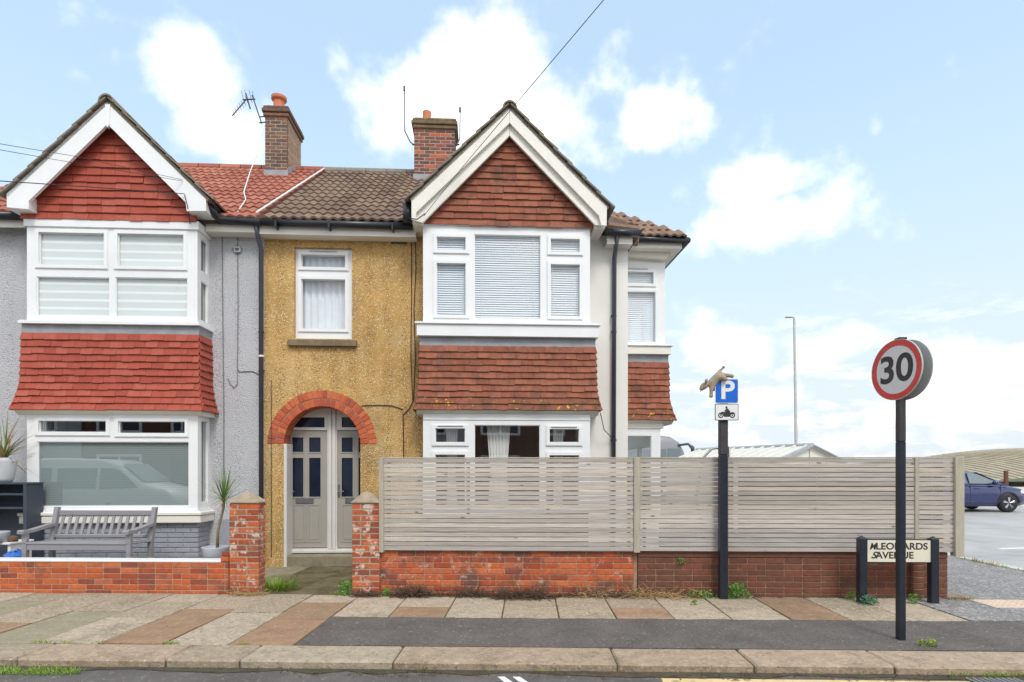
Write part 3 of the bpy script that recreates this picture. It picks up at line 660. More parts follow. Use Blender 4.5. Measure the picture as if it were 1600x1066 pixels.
# lower bay window
lz1, lz0 = hz(650, BY, 170), hz(797, BY, 170)
lx0, lx1 = hx(42, BY), hx(309, BY)
rectsL = [rect(H, 61, 167, 657, 676, BY), rect(H, 185, 290, 658, 678, BY), rect(H, 58, 295, 690, 791, BY)]
lw = window(h1, lx0, lx1, lz0, lz1 + .03, rectsL, BY, (0, 1), glass=g_mirror)
a, b, c, d = rectsL[2]
MB().box(a - .02, b + .02, BY + .055, BY + .058, c - .02, d + .02).build('pleated_blind', m_pleat, lw)
side_window(h1, lx1 - .001, lz0, lz1 + .03, [(lz0 + .10, lz1 - .05)], glass=g_mirror)
side_window(h1, lx0 + .071, lz0, lz1 + .03, [(lz0 + .10, lz1 - .05)])
for k, (e, za, zb) in enumerate(((.085, -.085, -.03), (.07, -.20, -.09))):
    MB().box(lx0 - e, lx1 + e, BY - e, -.002, lz0 + za, lz0 + zb, .012).build('window_sill', m_cream, h1)
MB().box(lx0 - .02, lx1 + .04, BY - .04, -.002, lz0 - .03, lz0 - .001).build('sub_sill', m_upvc, h1)
# plinth of painted bricks
pz = lz0 - .20
pl = MB().box(lx0 + .045, lx1 - .015, BY + .02, -.002, -.05, pz).build('plinth', m_brickgrey, h1)
nc = int(pz / .075)
bricks(pl, m_brickgrey, (lx0 + .03, BY + .006, pz - nc * .075), (1, 0, 0), (0, 1, 0), lx1 - lx0 - .03, nc, D=.03, rough=.002)
bricks(pl, m_brickgrey, (lx1 + .0, BY + .02, pz - nc * .075), (0, 1, 0), (-1, 0, 0), -BY - .03, nc, D=.03, rough=.002)
MB().box(lx1 + .14, PX - .1, -.03, -.003, -.05, pz + .02).build('plinth_band', m_brickgrey, h1)
# gable
GY = -.60
def px_poly(fr, pts, y0, y1, m, name, parent):
    return MB().prism([fr.p(u, v, y0) for u, v in pts], y0, y1).build(name, m, parent)
def gable(house, apex_t, left_t, right_t, base_v, boards, roof_pts, m, rows, tw, verge_m):
    """apex/left/right: tile triangle in the photo at the tile plane"""
    TY = BY - .02
    ax, az = H.p(*apex_t, TY); l, zl = H.p(*left_t, TY); r, zr = H.p(*right_t, TY); zb = (zl + zr) / 2
    g = MB().prism([(l, zb), (r, zb), (ax, az)], TY + .03, TY + .2).build('gable', m_mortar, house)
    lines = []
    for i in range(rows + 1):
        t = i / rows; z = az + (zb - az) * t; wl = l + (ax - l) * (1 - t); wr = r + (ax - r) * (1 - t)
        if i == 0: wl, wr = ax - .06, ax + .06
        lines.append(((wl - .05 * (i < rows), TY, z), (wr + .05 * (i < rows), TY, z)))
    hung(g, m, lines, tw)
    for pts, dy, mm, nm in boards: px_poly(H, pts, GY + dy, GY + dy + .05, mm, nm, house)
    # roof behind the boards
    (lx, lz), (tx, tz), (rx, rz) = [H.p(u, v, GY - .03) for u, v in roof_pts]
    back = 2.6; rf = None
    for (ex, ez), sgn in (((lx, lz), -1), ((rx, rz), 1)):
        dv = Vector((ex - tx, 0, ez - tz)); ln = dv.length; dv.normalize(); nn = Vector((-dv.z * sgn * -1, 0, dv.x * sgn * -1))
        if nn.z < 0: nn = -nn
        pts = [Vector((tx, 0, tz)), Vector((ex, 0, ez)), Vector((ex, 0, ez)) - nn * .05, Vector((tx, 0, tz)) - nn * .05]
        q = MB().prism([(p.x, p.z) for p in pts], GY - .0, back).build('gable_roof', m_verge, house)
        nrow = round(ln / .30)
        for k in range(nrow):
            for j in range(3):
                s0 = ln * (nrow - 1 - k) / nrow; O = Vector((tx, GY - .045 + j * .30, tz)) + dv * s0
                ll = ln / nrow + .07
                # slab lying down the slope, its tail lifted over the next one
                X = dv * sgn; X = dv
                tail = nn * .055
                Xv = (dv * ll + tail * .8)
                Zv = nn * .024
                Yv = Vector((0, .296, 0))
                key = ('verge', verge_m.name)
                if key not in CACHE: CACHE[key] = MB().box(0, 1, 0, 1, 0, 1, .03).mesh('verge_tile', verge_m)
                M_ = axes(O + nn * .004, Xv, Yv, Zv) if sgn < 0 else axes(O + nn * .004 + Yv, Xv, -Yv, Zv)
                link('roof_tile', CACHE[key], q, M_)
        rf = rf or q
    for k in range(5):
        arc = [(math.cos(math.pi * q_ / 10), math.sin(math.pi * q_ / 10)) for q_ in range(11)]
        MB().prism([(tx + .115 * c_, tz - .075 + .125 * s_) for c_, s_ in arc] + [(tx + .095 * c_, tz - .075 + .10 * s_) for c_, s_ in arc[::-1]], GY - .06 + k * .45, GY - .06 + k * .45 + .44).build('ridge_tile', verge_m, rf)
gable(h1, (167, 192), (33, 344), (308, 346), 345,
      [([(166.8,159),(10.5,302),(10.5,324),(44.7,327),(44.7,314),(167.5,194)], 0, m_upvc, 'bargeboard'),
       ([(167.2,159),(321.8,311),(321.8,329.6),(291.6,329.6),(290,316.5),(167.9,194)], .0, m_upvc, 'bargeboard'),
       ([(164,163),(172,163),(171,193),(167.5,199),(164.5,193)], -.012, m_upvc, 'apex_cover')],
      [(6, 302), (167, 153), (326, 309)], m_redtile, 13, .20, m_verge)
ex1 = hx(291, GY); ex2 = hx(321.5, GY)
MB().prism_x([(GY + .05, hz(329, GY, 300)), (GY + .05, hz(311, GY, 320)), (.0, hz(311, GY, 320)), (.0, hz(329, GY, 300))], ex1, ex2).build('eave_box', m_upvc, h1)
ex1 = hx(10.7, GY); ex2 = hx(44, GY)
MB().prism_x([(GY + .05, hz(326, GY, 30)), (GY + .05, hz(304, GY, 20)), (.0, hz(304, GY, 20)), (.0, hz(326, GY, 30))], ex1, ex2).build('eave_box', m_upvc, h1)

# ---------------- H2 (ochre end house)
b2x0, b2x1 = hx(661, BY), hx(922, BY)
winr = rect(H, 460, 550, 386, 530, .0)
acx, azs = H.p(503.5, 694, 0)
RO = hx(588.5, 0) - acx; RI = hx(563, 0) - acx
holes = [(winr[0], winr[1], winr[2], winr[3]), (acx - RO, acx + RO, -.05, azs + RO), (b2x0 + .12, b2x1 - .12, .6, 4.95)]
XC = hx(921, 0)                                     # ochre stops behind the bay, cream beyond
wl = MB().plate(PX, XC - .6, -.05, 5.42, holes, 0, .3)
n = 24
for k in range(n):                                  # spandrels over the arch
    a0, a1 = math.pi * k / n, math.pi * (k + 1) / n
    p = [(acx + RO * math.cos(a0), azs + RO * math.sin(a0)), (acx + RO * math.cos(a0), azs + RO), (acx + RO * math.cos(a1), azs + RO), (acx + RO * math.cos(a1), azs + RO * math.sin(a1))]
    wl.prism(p, 0, .3)
wl.box(acx - RO, acx - RI, 0, .3, -.05, azs); wl.box(acx + RI, acx + RO, 0, .3, -.05, azs)
wl.build('wall', m_ochre, h2)
MB().plate(XC - .6, FX, -.05, 5.42, [(b2x0 + .12, b2x1 - .12, .6, 4.95)], 0, .3).build('end_wall', m_creamwall, h2)
SBY, SBX = 1.15, hx(1039, 1.15)                     # side bay: its front face and its outer side
MB().plate(.3, 7.2, -.05, 5.42, [(SBY + .2, SBY + 2.6, .6, 4.95)], 0, .25, lambda a, dd, z: (FX - dd, a, z)).build('flank_wall', m_creamwall, h2)
MB().box(PX + .005, FX, 7.2, 7.4, -.05, 5.42).build('back_wall', m_room, h2)
MB().box(PX + .125, FX - .26, .55, 7.2, 2.62, 2.8).build('floor_slab', m_room, h2)
MB().box(PX + .005, PX + .12, .3, 7.2, -.05, 5.42).build('party_wall', m_room, h2)
MB().box(PX + .125, FX - .26, 3.4, 3.5, -.05, 5.42).build('room_wall', m_room, h2)
MB().box(hx(640, 0), hx(640, 0) + .1, .55, 3.4, -.05, 5.42).build('room_partition', m_room, h2)
# arch
arch = MB()
for k in range(n):
    a0, a1 = math.pi * k / n, math.pi * (k + 1) / n
    arch.prism([(acx + r * math.cos(a), azs + r * math.sin(a)) for r, a in ((RI + .004, a0), (RO - .004, a0), (RO - .004, a1), (RI + .004, a1))], .004, .3)
arch = arch.build('brick_arch', m_mortar_dk, h2)
rb = random.Random(4)
for ring, (r0, r1, cnt) in enumerate(((RI, (RI + RO) / 2 - .005, 25), ((RI + RO) / 2 + .005, RO, 32))):
    for k in range(cnt):
        a = math.pi * (k + .5) / cnt; hw = math.pi * (r0 + r1) / 2 / cnt / 2 - .005
        er = (math.cos(a), 0, math.sin(a)); et = (math.sin(a), 0, -math.cos(a))
        O = Vector((acx, -.006 + rb.uniform(-.003, .003), azs)) + Vector(er) * r0 - Vector(et) * hw
        link('brick', block(round(2 * hw, 3), .20 if ring else .28, round(r1 - r0, 3), m_brickarch, .005), arch, axes(O, et, (0, 1, 0), er))
# porch: frames and doors
DY = .30
pf = MB()
def pxr(u0, u1, v0, v1, y=DY): return rect(H, u0, u1, v0, v1, y)
fx0, fx1 = hx(446, DY), hx(592, DY); fz0, fz1 = hz(861, DY), hz(628, DY)
dholes = []
doors = []
for (ul, ur, tr) in ((449.5, 511, (456, 507)), (527, 588, (534, 583))):
    dholes.append(pxr(ul, ur, 672, 857)); dholes.append(pxr(tr[0], tr[1], 652, 668)); doors.append((ul, ur))
pfr = MB().plate(fx0, fx1, fz0, fz1, dholes, DY, DY + .09).build('door_frame', m_doorframe, h2)
xm0, xm1 = hx(513, DY), hx(525, DY)
MB().box(xm0, (xm0 + xm1) / 2 - .006, DY - .03, DY - .001, fz0 + .03, fz1 - .1, .008).build('frame_post', m_doorframe, pfr)
MB().box((xm0 + xm1) / 2 + .006, xm1, DY - .03, DY - .001, fz0 + .03, fz1 - .1, .008).build('frame_post', m_doorframe, pfr)
MB().box(fx0, fx1, DY - .06, DY - .002, fz0 - .03, fz0 + .025, .008).build('door_sill', m_doorframe, pfr)
for i in (1, 3):
    a, b, c, d = dholes[i]; MB().box(a, b, DY + .05, DY + .06, c, d).build('transom_pane', m_darkglass, pfr)
for di, (ul, ur) in enumerate(doors):
    x0, x1, z0, z1 = pxr(ul, ur, 672, 857); w = x1 - x0; s = w / 61.5
    pan = [(x0 + 6 * s, x0 + 24.5 * s, 715, 777), (x0 + 32.5 * s, x0 + 51.5 * s, 715, 777), (x0 + 6 * s, x0 + 24.5 * s, 683, 707), (x0 + 32.5 * s, x0 + 51.5 * s, 683, 707)]
    hl = [(a, b, hz(d, DY), hz(c, DY)) for a, b, c, d in pan]
    d_ = MB().plate(x0 + .004, x1 - .004, z0 + .012, z1 - .004, hl, DY + .025, DY + .07).build('door', m_door, h2)
    for a, b, c, e in hl:
        MB().plate(a - .012, b + .012, c - .012, e + .012, [(a + .006, b - .006, c + .006, e - .006)], DY + .016, DY + .0245).build('bead', m_door, d_)
        MB().box(a, b, DY + .045, DY + .055, c, e).build('pane', m_darkglass, d_)
    la, lb, lc, ld = x0 + 6 * s, x0 + 51.5 * s, hz(848, DY), hz(788, DY); mid = (la + lb) / 2
    for a, b in ((la, mid - .008), (mid + .008, lb)):
        MB().plate(a, b, lc, ld, [(a + .025, b - .025, lc + .025, ld - .025)], DY + .017, DY + .0245).build('moulding', m_door, d_)
        MB().box(a + .045, b - .045, DY + .019, DY + .0245, lc + .045, ld - .045, .005).build('raised_panel', m_door, d_)
    MB().box(x0 + 12 * s, x0 + 40 * s, DY + .008, DY + .0245, hz(787, DY), hz(779, DY), .004).build('letterbox', mat('brushed_metal', (.22, .22, .23), rough=.35, metal=.6), d_)
    hb = MB().box(x0 + .5 * s, x0 + 3.5 * s, DY + .012, DY + .0245, hz(777, DY), hz(757, DY), .003).build('handle_plate', MATS['brushed_metal'], d_)
    MB().tube([(x0 + 2 * s, DY + .012, hz(768, DY)), (x0 + 2 * s, DY - .03, hz(768, DY)), (x0 + 11 * s, DY - .03, hz(768, DY))], .009, 6).build('lever', MATS['brushed_metal'], hb)
MB().box(acx - RI - .02, acx + RI + .02, DY + .09, DY + .14, -.05, azs + RI).build('porch_back', m_room, h2)
MB().box(acx - RI + .001, acx - RI + .05, -.02, .29, -.05, azs, .006).build('white_jamb', m_doorframe, h2)
MB().box(acx - RI + .05, acx + RI - .002, -.02, DY - .07, -.05, fz0 - .035, .01).build('door_step', m_concrete, h2)
# first floor window
f = window(h2, winr[0] + .002, winr[1] - .002, winr[2] + .002, winr[3] - .002, [rect(H, 471, 540, 398, 419, .06), rect(H, 471, 540, 436, 515, .06)], .06, (0, 1), depth=.08, vents=[(hx(484, .06), hx(527, .06), hz(394, .06))])
a, b, c, d = rect(H, 466, 546, 395, 522, .06)
mb = MB(); vs = []
for k in range(41):
    x = a + (b - a) * k / 40; y = .20 + .018 * math.sin(k * 1.15) + .008 * math.sin(k * 2.7); vs += [(x, y, c), (x, y, d)]
mb.add(vs, [(2 * k, 2 * k + 2, 2 * k + 3, 2 * k + 1) for k in range(40)]).build('net_curtain', m_net, f, True)
MB().box(hx(451, 0), hx(558, 0), -.07, .06, hz(541, -.05), hz(531, -.05), .008).build('stone_sill', m_sillstone, h2)
MB().box(hx(611, 0), hx(636, 0), -.008, -.001, hz(379, 0), hz(362, 0)).build('air_brick', m_brownwood, h2)
for k in range(4): MB().box(hx(613, 0), hx(634, 0), -.014, -.0085, hz(377 - k * 4, 0), hz(375 - k * 4, 0)).build('air_brick_bar', m_sillstone, h2)
# bay upper
zs2, zh2 = hz(507, BY, 790), hz(354, BY, 790)
r2 = [rect(H, 682, 728, 370, 392, BY), rect(H, 682, 728, 411, 493, BY), rect(H, 741, 845, 366, 499, BY), rect(H, 860, 906, 373, 395, BY), rect(H, 860, 906, 413, 495, BY)]
bw2 = window(h2, b2x0, b2x1, zs2, zh2, r2, BY, (0, 1, 3, 4))
slat_blind(bw2, r2[0][0] - .02, r2[0][1] + .02, r2[1][2] - .02, r2[0][3] + .02, BY + .068)
slat_blind(bw2, r2[2][0] - .02, r2[2][1] + .02, r2[2][2] - .02, r2[2][3] + .02, BY + .068)
slat_blind(bw2, r2[3][0] - .02, r2[3][1] + .02, r2[4][2] - .02, r2[3][3] + .02, BY + .068)
side_window(h2, b2x0 + .071, zs2, zh2, [(zs2 + .1, zh2 - .1)])
side_window(h2, b2x1 - .001, zs2, zh2, [(zs2 + .1, zh2 - .1)])
MB().box(b2x0 - .02, b2x1 + .02, BY - .02, .0 - .002, zh2, zh2 + .07, .004).build('bay_header', m_upvc, h2)
e = .09
MB().box(b2x0 - e - .03, b2x1 + e + .06, BY - e - .03, -.002, zs2 - .03, zs2 - .001, .006).build('window_sill', m_upvc, h2)
MB().box(b2x0 - e, b2x1 + e + .03, BY - e, -.002, zs2 - .21, zs2 - .031, .004).build('sill_fascia', m_upvc, h2)
bay_skirt(h2, hx(657, BY), hx(929, BY), zs2 - .21, hz(640, BY - .1, 790), m_browntile, 10, .06, mlast=m_lichentile, lead=.12, tw=.20)
lz1 = hz(663, BY, 790); lz0 = hz(803, BY, 790)
r3 = [rect(H, 680, 727, 669, 692, BY), rect(H, 741, 844, 664, 794, BY), rect(H, 858, 905, 670, 692, BY), rect(H, 680, 727, 710, 793, BY), rect(H, 858, 905, 711, 793, BY)]
lw2 = window(h2, b2x0, b2x1, lz0, lz1 + .06, r3, BY, (0, 2, 3, 4), glass=g_mid, vents=[(hx(684, BY), hx(724, BY), hz(665, BY)), (hx(861, BY), hx(901, BY), hz(666, BY))])
MB().box(b2x0 + .0, b2x1 - .0, BY - .012, BY + .06, lz1 + .061, hz(647, BY, 790), .004).build('bay_header', m_upvc, h2)
side_window(h2, b2x0 + .071, lz0, lz1 + .06, [(lz0 + .1, lz1 - .05)])
side_window(h2, b2x1 - .001, lz0, lz1 + .06, [(lz0 + .1, lz1 - .05)])
MB().box(b2x0 + .02, b2x1 - .02, BY + .03, -.002, -.05, lz0).build('bay_base', m_brickbrown, h2)
# tied-back curtains and furniture seen through the glass
def drape(uc, wt, wm, wb, name):
    mb = MB(); vs = []; rows_ = 14
    for j in range(rows_ + 1):
        t = j / rows_; z = r3[1][3] + .05 - t * (r3[1][3] - r3[1][2] + .1); v = 655 + t * 150
        hw = (wt + (wm - wt) * min(1, t / .55)) if t < .55 else wm + (wb - wm) * (t - .55) / .45
        for k in range(25):
            xx = hx(uc + hw * (k / 12 - 1), BY + .2); vs.append((xx, BY + .2 + .02 * math.sin(k * 1.7), z))
    mb.add(vs, [(j * 25 + k, j * 25 + k + 1, (j + 1) * 25 + k + 1, (j + 1) * 25 + k) for j in range(rows_) for k in range(24)]).build(name, m_curtain, lw2, True)
drape(779, 19, 13, 17, 'curtain')
drape(706, 10, 6, 9, 'curtain'); drape(872, 9, 6, 8, 'curtain')
rm = thing('room_screen', 'dark brown folding screen inside the lower bay window', 'screen', H, (hx(835, .4), .4, 0))
for k in range(3): MB().box(hx(815, .4) + k * .2, hx(815, .4) + k * .2 + .19, .38 + .04 * (k % 2), .41 + .04 * (k % 2), .0, 1.75 + .04 * math.sin(k), .01).build('panel', m_brownwood, rm)
# gable
gable(h2, (796, 208), (662, 352), (928, 356), 354,
      [([(796,168.7),(643,312.4),(643,342.6),(650,345),(650,332),(796.3,192)], 0, m_cream, 'bargeboard'),
       ([(796.6,168.7),(948.3,322.5),(947.8,352.7),(940,352),(936,337),(796.5,192)], 0, m_cream, 'bargeboard'),
       ([(796,190),(649,330),(649,344.8),(660,348),(796,212)], .055, m_cream, 'inner_bargeboard'),
       ([(796.5,190),(938,338),(938,352),(930.5,351.5),(796.5,212)], .055, m_cream, 'inner_bargeboard')],
      [(640, 309), (796.5, 163), (953, 322)], m_browntile, 14, .21, m_verge)
ex1, ex2 = hx(643.5, GY), hx(660, GY)
MB().box(ex1, ex2, GY + .11, -.002, hz(346, GY, 650), hz(318, GY, 650)).build('eave_box', m_cream, h2)
ex1, ex2 = hx(931, GY), hx(947.5, GY)
MB().box(ex1, ex2, GY + .11, -.002, hz(352, GY, 940), hz(324, GY, 940)).build('eave_box', m_cream, h2)
# main roof: front slope, hipped at the flank
XRE = FX + .18; XRR = hx(800, YR)
rf = MB().add([(PX, YE - .02, ZE - .03), (XRE, YE - .02, ZE - .03), (XRR, YR, ZR - .03), (PX, YR, ZR - .03), (XRE, 7.6, ZE - .03), (PX, 7.6, ZE - .03)],
              [(0, 1, 2, 3), (1, 4, 2), (3, 2, 4, 5)]).build('roof', m_deck, h2)
tile_roof(rf, m_rooftile_brown, PX + .04, 12, 14)
for k in range(9): MB().tube([(PX + .02 + k * .45, YR, ZR + .015), (PX + .46 + k * .45, YR, ZR + .015)], .11, 10).build('ridge_tile', m_verge, rf)
c, s = math.cos(SL), math.sin(SL)
vs = []
MB().tube([(PX - .02, YE - .05, ZE + .09), (PX + .0, YR - .05, ZR + .075)], .016, 6).build('party_flashing', m_cablewhite, rf)
for k in range(14):                                       # hip tiles at the flank corner
    t0, t1 = k / 14, (k + 1) / 14
    A, B = Vector((XRE, YE, ZE)), Vector((XRR, YR, ZR))
    if 1 <= k < 5: MB().tube([A.lerp(B, t0) - Vector((0, 0, .05)), A.lerp(B, t1 + .01) - Vector((0, 0, .05))], .08, 8).build('hip_tile', m_rooftile_warm, rf)
# fascia, gutter, pipes
gx1 = hx(650, -.2)
MB().box(PX + .002, gx1, -.22, -.19, 5.24, 5.41).build('fascia', m_cream, h2)
MB().box(PX + .002, gx1, -.19, -.002, 5.24, 5.255).build('soffit', m_cream, h2)
gu = MB().tube([(PX + .06, -.28, 5.40), (gx1 - .05, -.28, 5.385)], .058, 10).build('gutter', m_black, h2, True)
for u in (430, 513, 612): MB().box(hx(u, -.3), hx(u, -.3) + .03, -.345, -.2, 5.30, 5.41, .005).build('gutter_bracket', m_black, gu)
hxb = hx(636, -.5)
MB().tube([(hxb, -.42, 5.38), (hxb, -.44, 5.66)], .075, 10).build('hopper', m_black, gu, True)
MB().box(hx(948, -.2), FX + .02, -.22, -.19, 5.20, 5.36).build('fascia', m_cream, h2)
MB().box(hx(948, -.2), FX + .02, -.19, -.002, 5.20, 5.215).build('soffit', m_cream, h2)
gu = MB().tube([(hx(944, -.28), -.28, 5.36), (hx(1000, -.28), -.28, 5.36)], .058, 10).build('gutter', m_black, h2, True)
xd = hx(960, -.06)
dp = MB().tube([(xd, -.26, 5.32), (xd, -.16, 5.15), (xd, -.06, 5.02), (xd - .02, -.055, .05)], .038, 10).build('downpipe', m_greypipe, h2, True)
for v in (497, 522, 690): MB().tube([(xd - .01, -.055, hz(v, 0, 960)), (xd - .01, -.055, hz(v, 0, 960) + .035)], .047, 10).build('pipe_collar', m_black, dp)
# ---- side bay
sb0 = FX + .001
zsb, zhb = hz(540, SBY, 1010), hz(410, SBY, 1010)
sbr = [(sb0 + .10, hx(1021, SBY), hz(444, SBY, 1000), hz(425, SBY, 1000)), (sb0 + .10, hx(1024, SBY), hz(535, SBY, 1000), hz(456, SBY, 1000))]
sw2 = window(h2, sb0, SBX, zsb, zhb, sbr, SBY, (0, 1), 'bay_window', vents=[(sb0 + .1, hx(1012, SBY), hz(421, SBY, 1000))])
slat_blind(sw2, sb0 + .03, sbr[1][1] + .02, sbr[1][2] - .02, sbr[0][3] + .03, SBY + .068)
LBACK = SBY + 2.6
fnS = lambda a, dd, z: (SBX - dd, a, z)
wS = window(h2, SBY + .075, LBACK, zsb, zhb, [(SBY + .2, SBY + 1.2, zsb + .1, zhb - .5), (SBY + 1.35, LBACK - .1, zsb + .1, zhb - .5)], 0, (), 'bay_window', fn=fnS)
MB().box(sb0, SBX, LBACK - .08, LBACK, zsb, zhb).build('bay_cheek', m_cream, h2)
MB().box(sb0, SBX + .0, SBY - .0, LBACK, zhb, zhb + .22).build('bay_header', m_cream, h2)
MB().prism([(sb0, hz(403, SBY, 1010)), (SBX - .02, hz(408, SBY, 1010)), (SBX + .09, hz(396, SBY, 1010)), (SBX + .03, hz(389, SBY, 1010)), (sb0, hz(388, SBY, 1010))], SBY - .12, LBACK + .1).build('bay_cornice', m_cream, h2)
ez = hz(374, SBY - .3, 1020)
MB().box(sb0, SBX + .22, SBY - .30, LBACK + .25, ez - .16, ez - .01, .006).build('fascia', m_cream, h2)
gu = MB().tube([(sb0 + .03, SBY - .36, ez - .02), (SBX + .30, SBY - .36, ez - .03), (SBX + .30, LBACK, ez - .03)], .058, 10).build('gutter', m_black, h2, True)
e = .09
MB().box(sb0, SBX + e + .03, SBY - e - .03, LBACK + .1, zsb - .03, zsb - .001, .006).build('window_sill', m_upvc, h2)
MB().box(sb0, SBX + e, SBY - e, LBACK + .07, zsb - .175, zsb - .031, .004).build('sill_fascia', m_cream, h2)
bay_skirt(h2, sb0 + .012, hx(1043, SBY), zsb - .175, hz(656, SBY - .1, 1010), m_browntile, 10, .09, mlast=m_lichentile, lead=.12, tw=.18, left=False, ybay=SBY, yback=LBACK)
zl1 = hz(673, SBY, 1010)
window(h2, sb0, hx(1032, SBY), hz(810, SBY, 1010), zl1 + .04, [(sb0 + .1, hx(1018, SBY), hz(800, SBY, 1000), hz(681, SBY, 1000))], SBY, (), 'bay_window', glass=g_mirror)
MB().box(sb0, hx(1036, SBY), SBY - .02, LBACK, zl1 + .041, hz(660, SBY, 1010)).build('bay_header', m_cream, h2)
window(h2, SBY + .075, LBACK, hz(810, SBY, 1010), zl1 + .04, [(SBY + .2, SBY + 1.2, 1.0, 2.0), (SBY + 1.35, LBACK - .1, 1.0, 2.0)], 0, (), 'bay_window', fn=lambda a, dd, z: (hx(1032, SBY) - dd, a, z))
MB().box(sb0, hx(1030, SBY), SBY + .02, LBACK, -.05, hz(810, SBY, 1010)).build('bay_base', m_creamwall, h2)
# its hipped roof
ridz = hz(332, SBY + 1.0, 990); ry = SBY + 1.0
vsr = [(FX - .3, SBY - .36, ez), (SBX + .28, SBY - .36, ez), (FX + .02, ry, ridz), (FX - .3, ry, ridz), (SBX + .28, LBACK + .3, ez), (FX + .02, LBACK - .6, ridz), (FX - .3, LBACK + .3, ez), (FX - .3, LBACK - .6, ridz)]
sr = MB().add(vsr, [(0, 1, 2, 3), (1, 4, 5, 2), (4, 6, 7, 5)]).build('bay_roof', m_deck, h2)
sl2 = math.atan2(ridz - ez, ry - SBY + .36); ln = math.hypot(ridz - ez, ry - SBY + .36); nr = 6
for r in range(nr):
    dd = ln * r / nr; xr = SBX + .30 - (SBX + .28 - FX - .02) * (r + .15) / nr
    x = FX - .25 + (r % 2) * .0
    xs = xr - .30 * math.ceil((xr - FX + .1) / .30)
    while xs < xr - .02:
        a = sl2 - .05; O = (xs, SBY - .40 + dd * math.cos(sl2), ez + .01 + dd * math.sin(sl2))
        link('roof_tile', pantile(m_rooftile_warm), sr, axes(O, (1, 0, 0), (0, math.cos(a) * .8, math.sin(a) * .8), (0, -math.sin(a), math.cos(a)))); xs += .30
MB().tube([(FX - .25, ry, ridz + .03), (FX + .06, ry, ridz + .03)], .08, 8).build('ridge_tile', m_rooftile_warm, sr)
MB().tube([(FX + .02, ry, ridz + .02), (SBX + .27, SBY - .36, ez + .03)], .035, 8).build('hip_tile', m_rooftile_warm, sr)
for k in range(5):
    y = -.1 + k * .25
    MB().tube([(hx(948, y) - .02 + k * .05, -.16 + k * .2, 5.50 + k * .03), (hx(948, y) + .5, -.16 + k * .2, 5.45 + k * .03)], .07, 6).build('valley_tile', m_rooftile_warm, rf)
# ---- chimneys
def chimney(house, u0, u1, vtop, y0, dep, cap, m, m_side, pot, base_v):
    x0, x1 = hx(u0, y0), hx(u1, y0); zt = hz(vtop, y0, u0); zb = roofz(y0) - .35
    ch = MB().box(x0 + .006, x1 - .006, y0 + .006, y0 + dep - .006, zb, zt - .12).build('chimney', m_mortar_soot, house)
    zz = zt - .20; nc = int((zz - roofz(y0) - .12) / .075)
    rr = random.Random(int(u0))
    bricks(ch, m, (x0, y0, zz - nc * .075), (1, 0, 0), (0, 1, 0), x1 - x0, nc, D=.05, rough=.004, rnd=rr)
    bricks(ch, m_side, (x1, y0 + .055, zz - nc * .075), (0, 1, 0), (-1, 0, 0), dep - .06, nc, D=.05, rough=.003, rnd=rr)
    bricks(ch, m_side, (x0, y0 + dep, zz - nc * .075), (0, -1, 0), (1, 0, 0), dep - .06, nc, D=.05, rough=.003, rnd=rr)
    for k, (e, a, b) in enumerate(((.03, -.20, -.125), (.055, -.12, -.04), (.03, -.035, .02))):
        MB().box(x0 - e, x1 + e, y0 - e, y0 + dep + e, zt + a, zt + b, .012).build('chimney_cap', cap, ch)
    MB().box(x0 - .02, x1 + .02, y0 - .03, y0 - .002, roofz(y0) - .05, roofz(y0) + .16, .006).build('lead_apron', m_lead, ch)
    MB().prism_x([(y0 - .02, roofz(y0) + .0), (y0 - .02, roofz(y0) + .2), (y0 + dep * .55, roofz(y0 + dep * .55) + .2), (y0 + dep * .55, roofz(y0 + dep * .55))], x1 + .001, x1 + .012).build('step_flashing', m_lead, ch)
    for (up, r, hgt, rim) in pot:
        cx = hx(up, y0 + .25)
        prof = [(r * 1.0, zt + .015), (r * .92, zt + hgt * .4), (r * .90, zt + hgt * .74)]
        prof += [(r * 1.22, zt + hgt * .82), (r * 1.27, zt + hgt * .86), (r * 1.27, zt + hgt), (r * 1.0, zt + hgt)] if rim else [(r * .95, zt + hgt)]
        prof += [(r * .7, zt + hgt), (r * .7, zt + hgt - .1)]
        MB().lathe(prof, (cx, y0 + .25, 0), 28).build('chimney_pot', m_terracotta, ch)
    MB().slab([(x0 + .02, y0 + .02), (x1 - .02, y0 + .02), (x1 - .02, y0 + dep - .02), (x0 + .02, y0 + dep - .02)], zt + .021, zt + .05).build('flaunching', m_stone, ch)
    return x0, x1, zt
c1 = chimney(h1, 414, 449, 167, 2.95, .95, m_bricksoot, m_bricksoot, mat('tan_side_brick', [(.40, .28, .18), (.34, .22, .14), (.44, .31, .20)], rough=.9, nscale=15, var=.2, bump=.3), [(436, .125, .36, True)], 265)
c2 = chimney(h2, 647, 711, 186, 2.95, .62, mat('mossy_cap_brick', (.17, .12, .07), rough=.95, nscale=9, var=.35, bump=.5, stains=[((.26, .20, .06), 6, .52, .68, .6)]), m_brickmix, m_brickmix, [(667, .10, .30, False), (690, .07, .06, False)], 265)

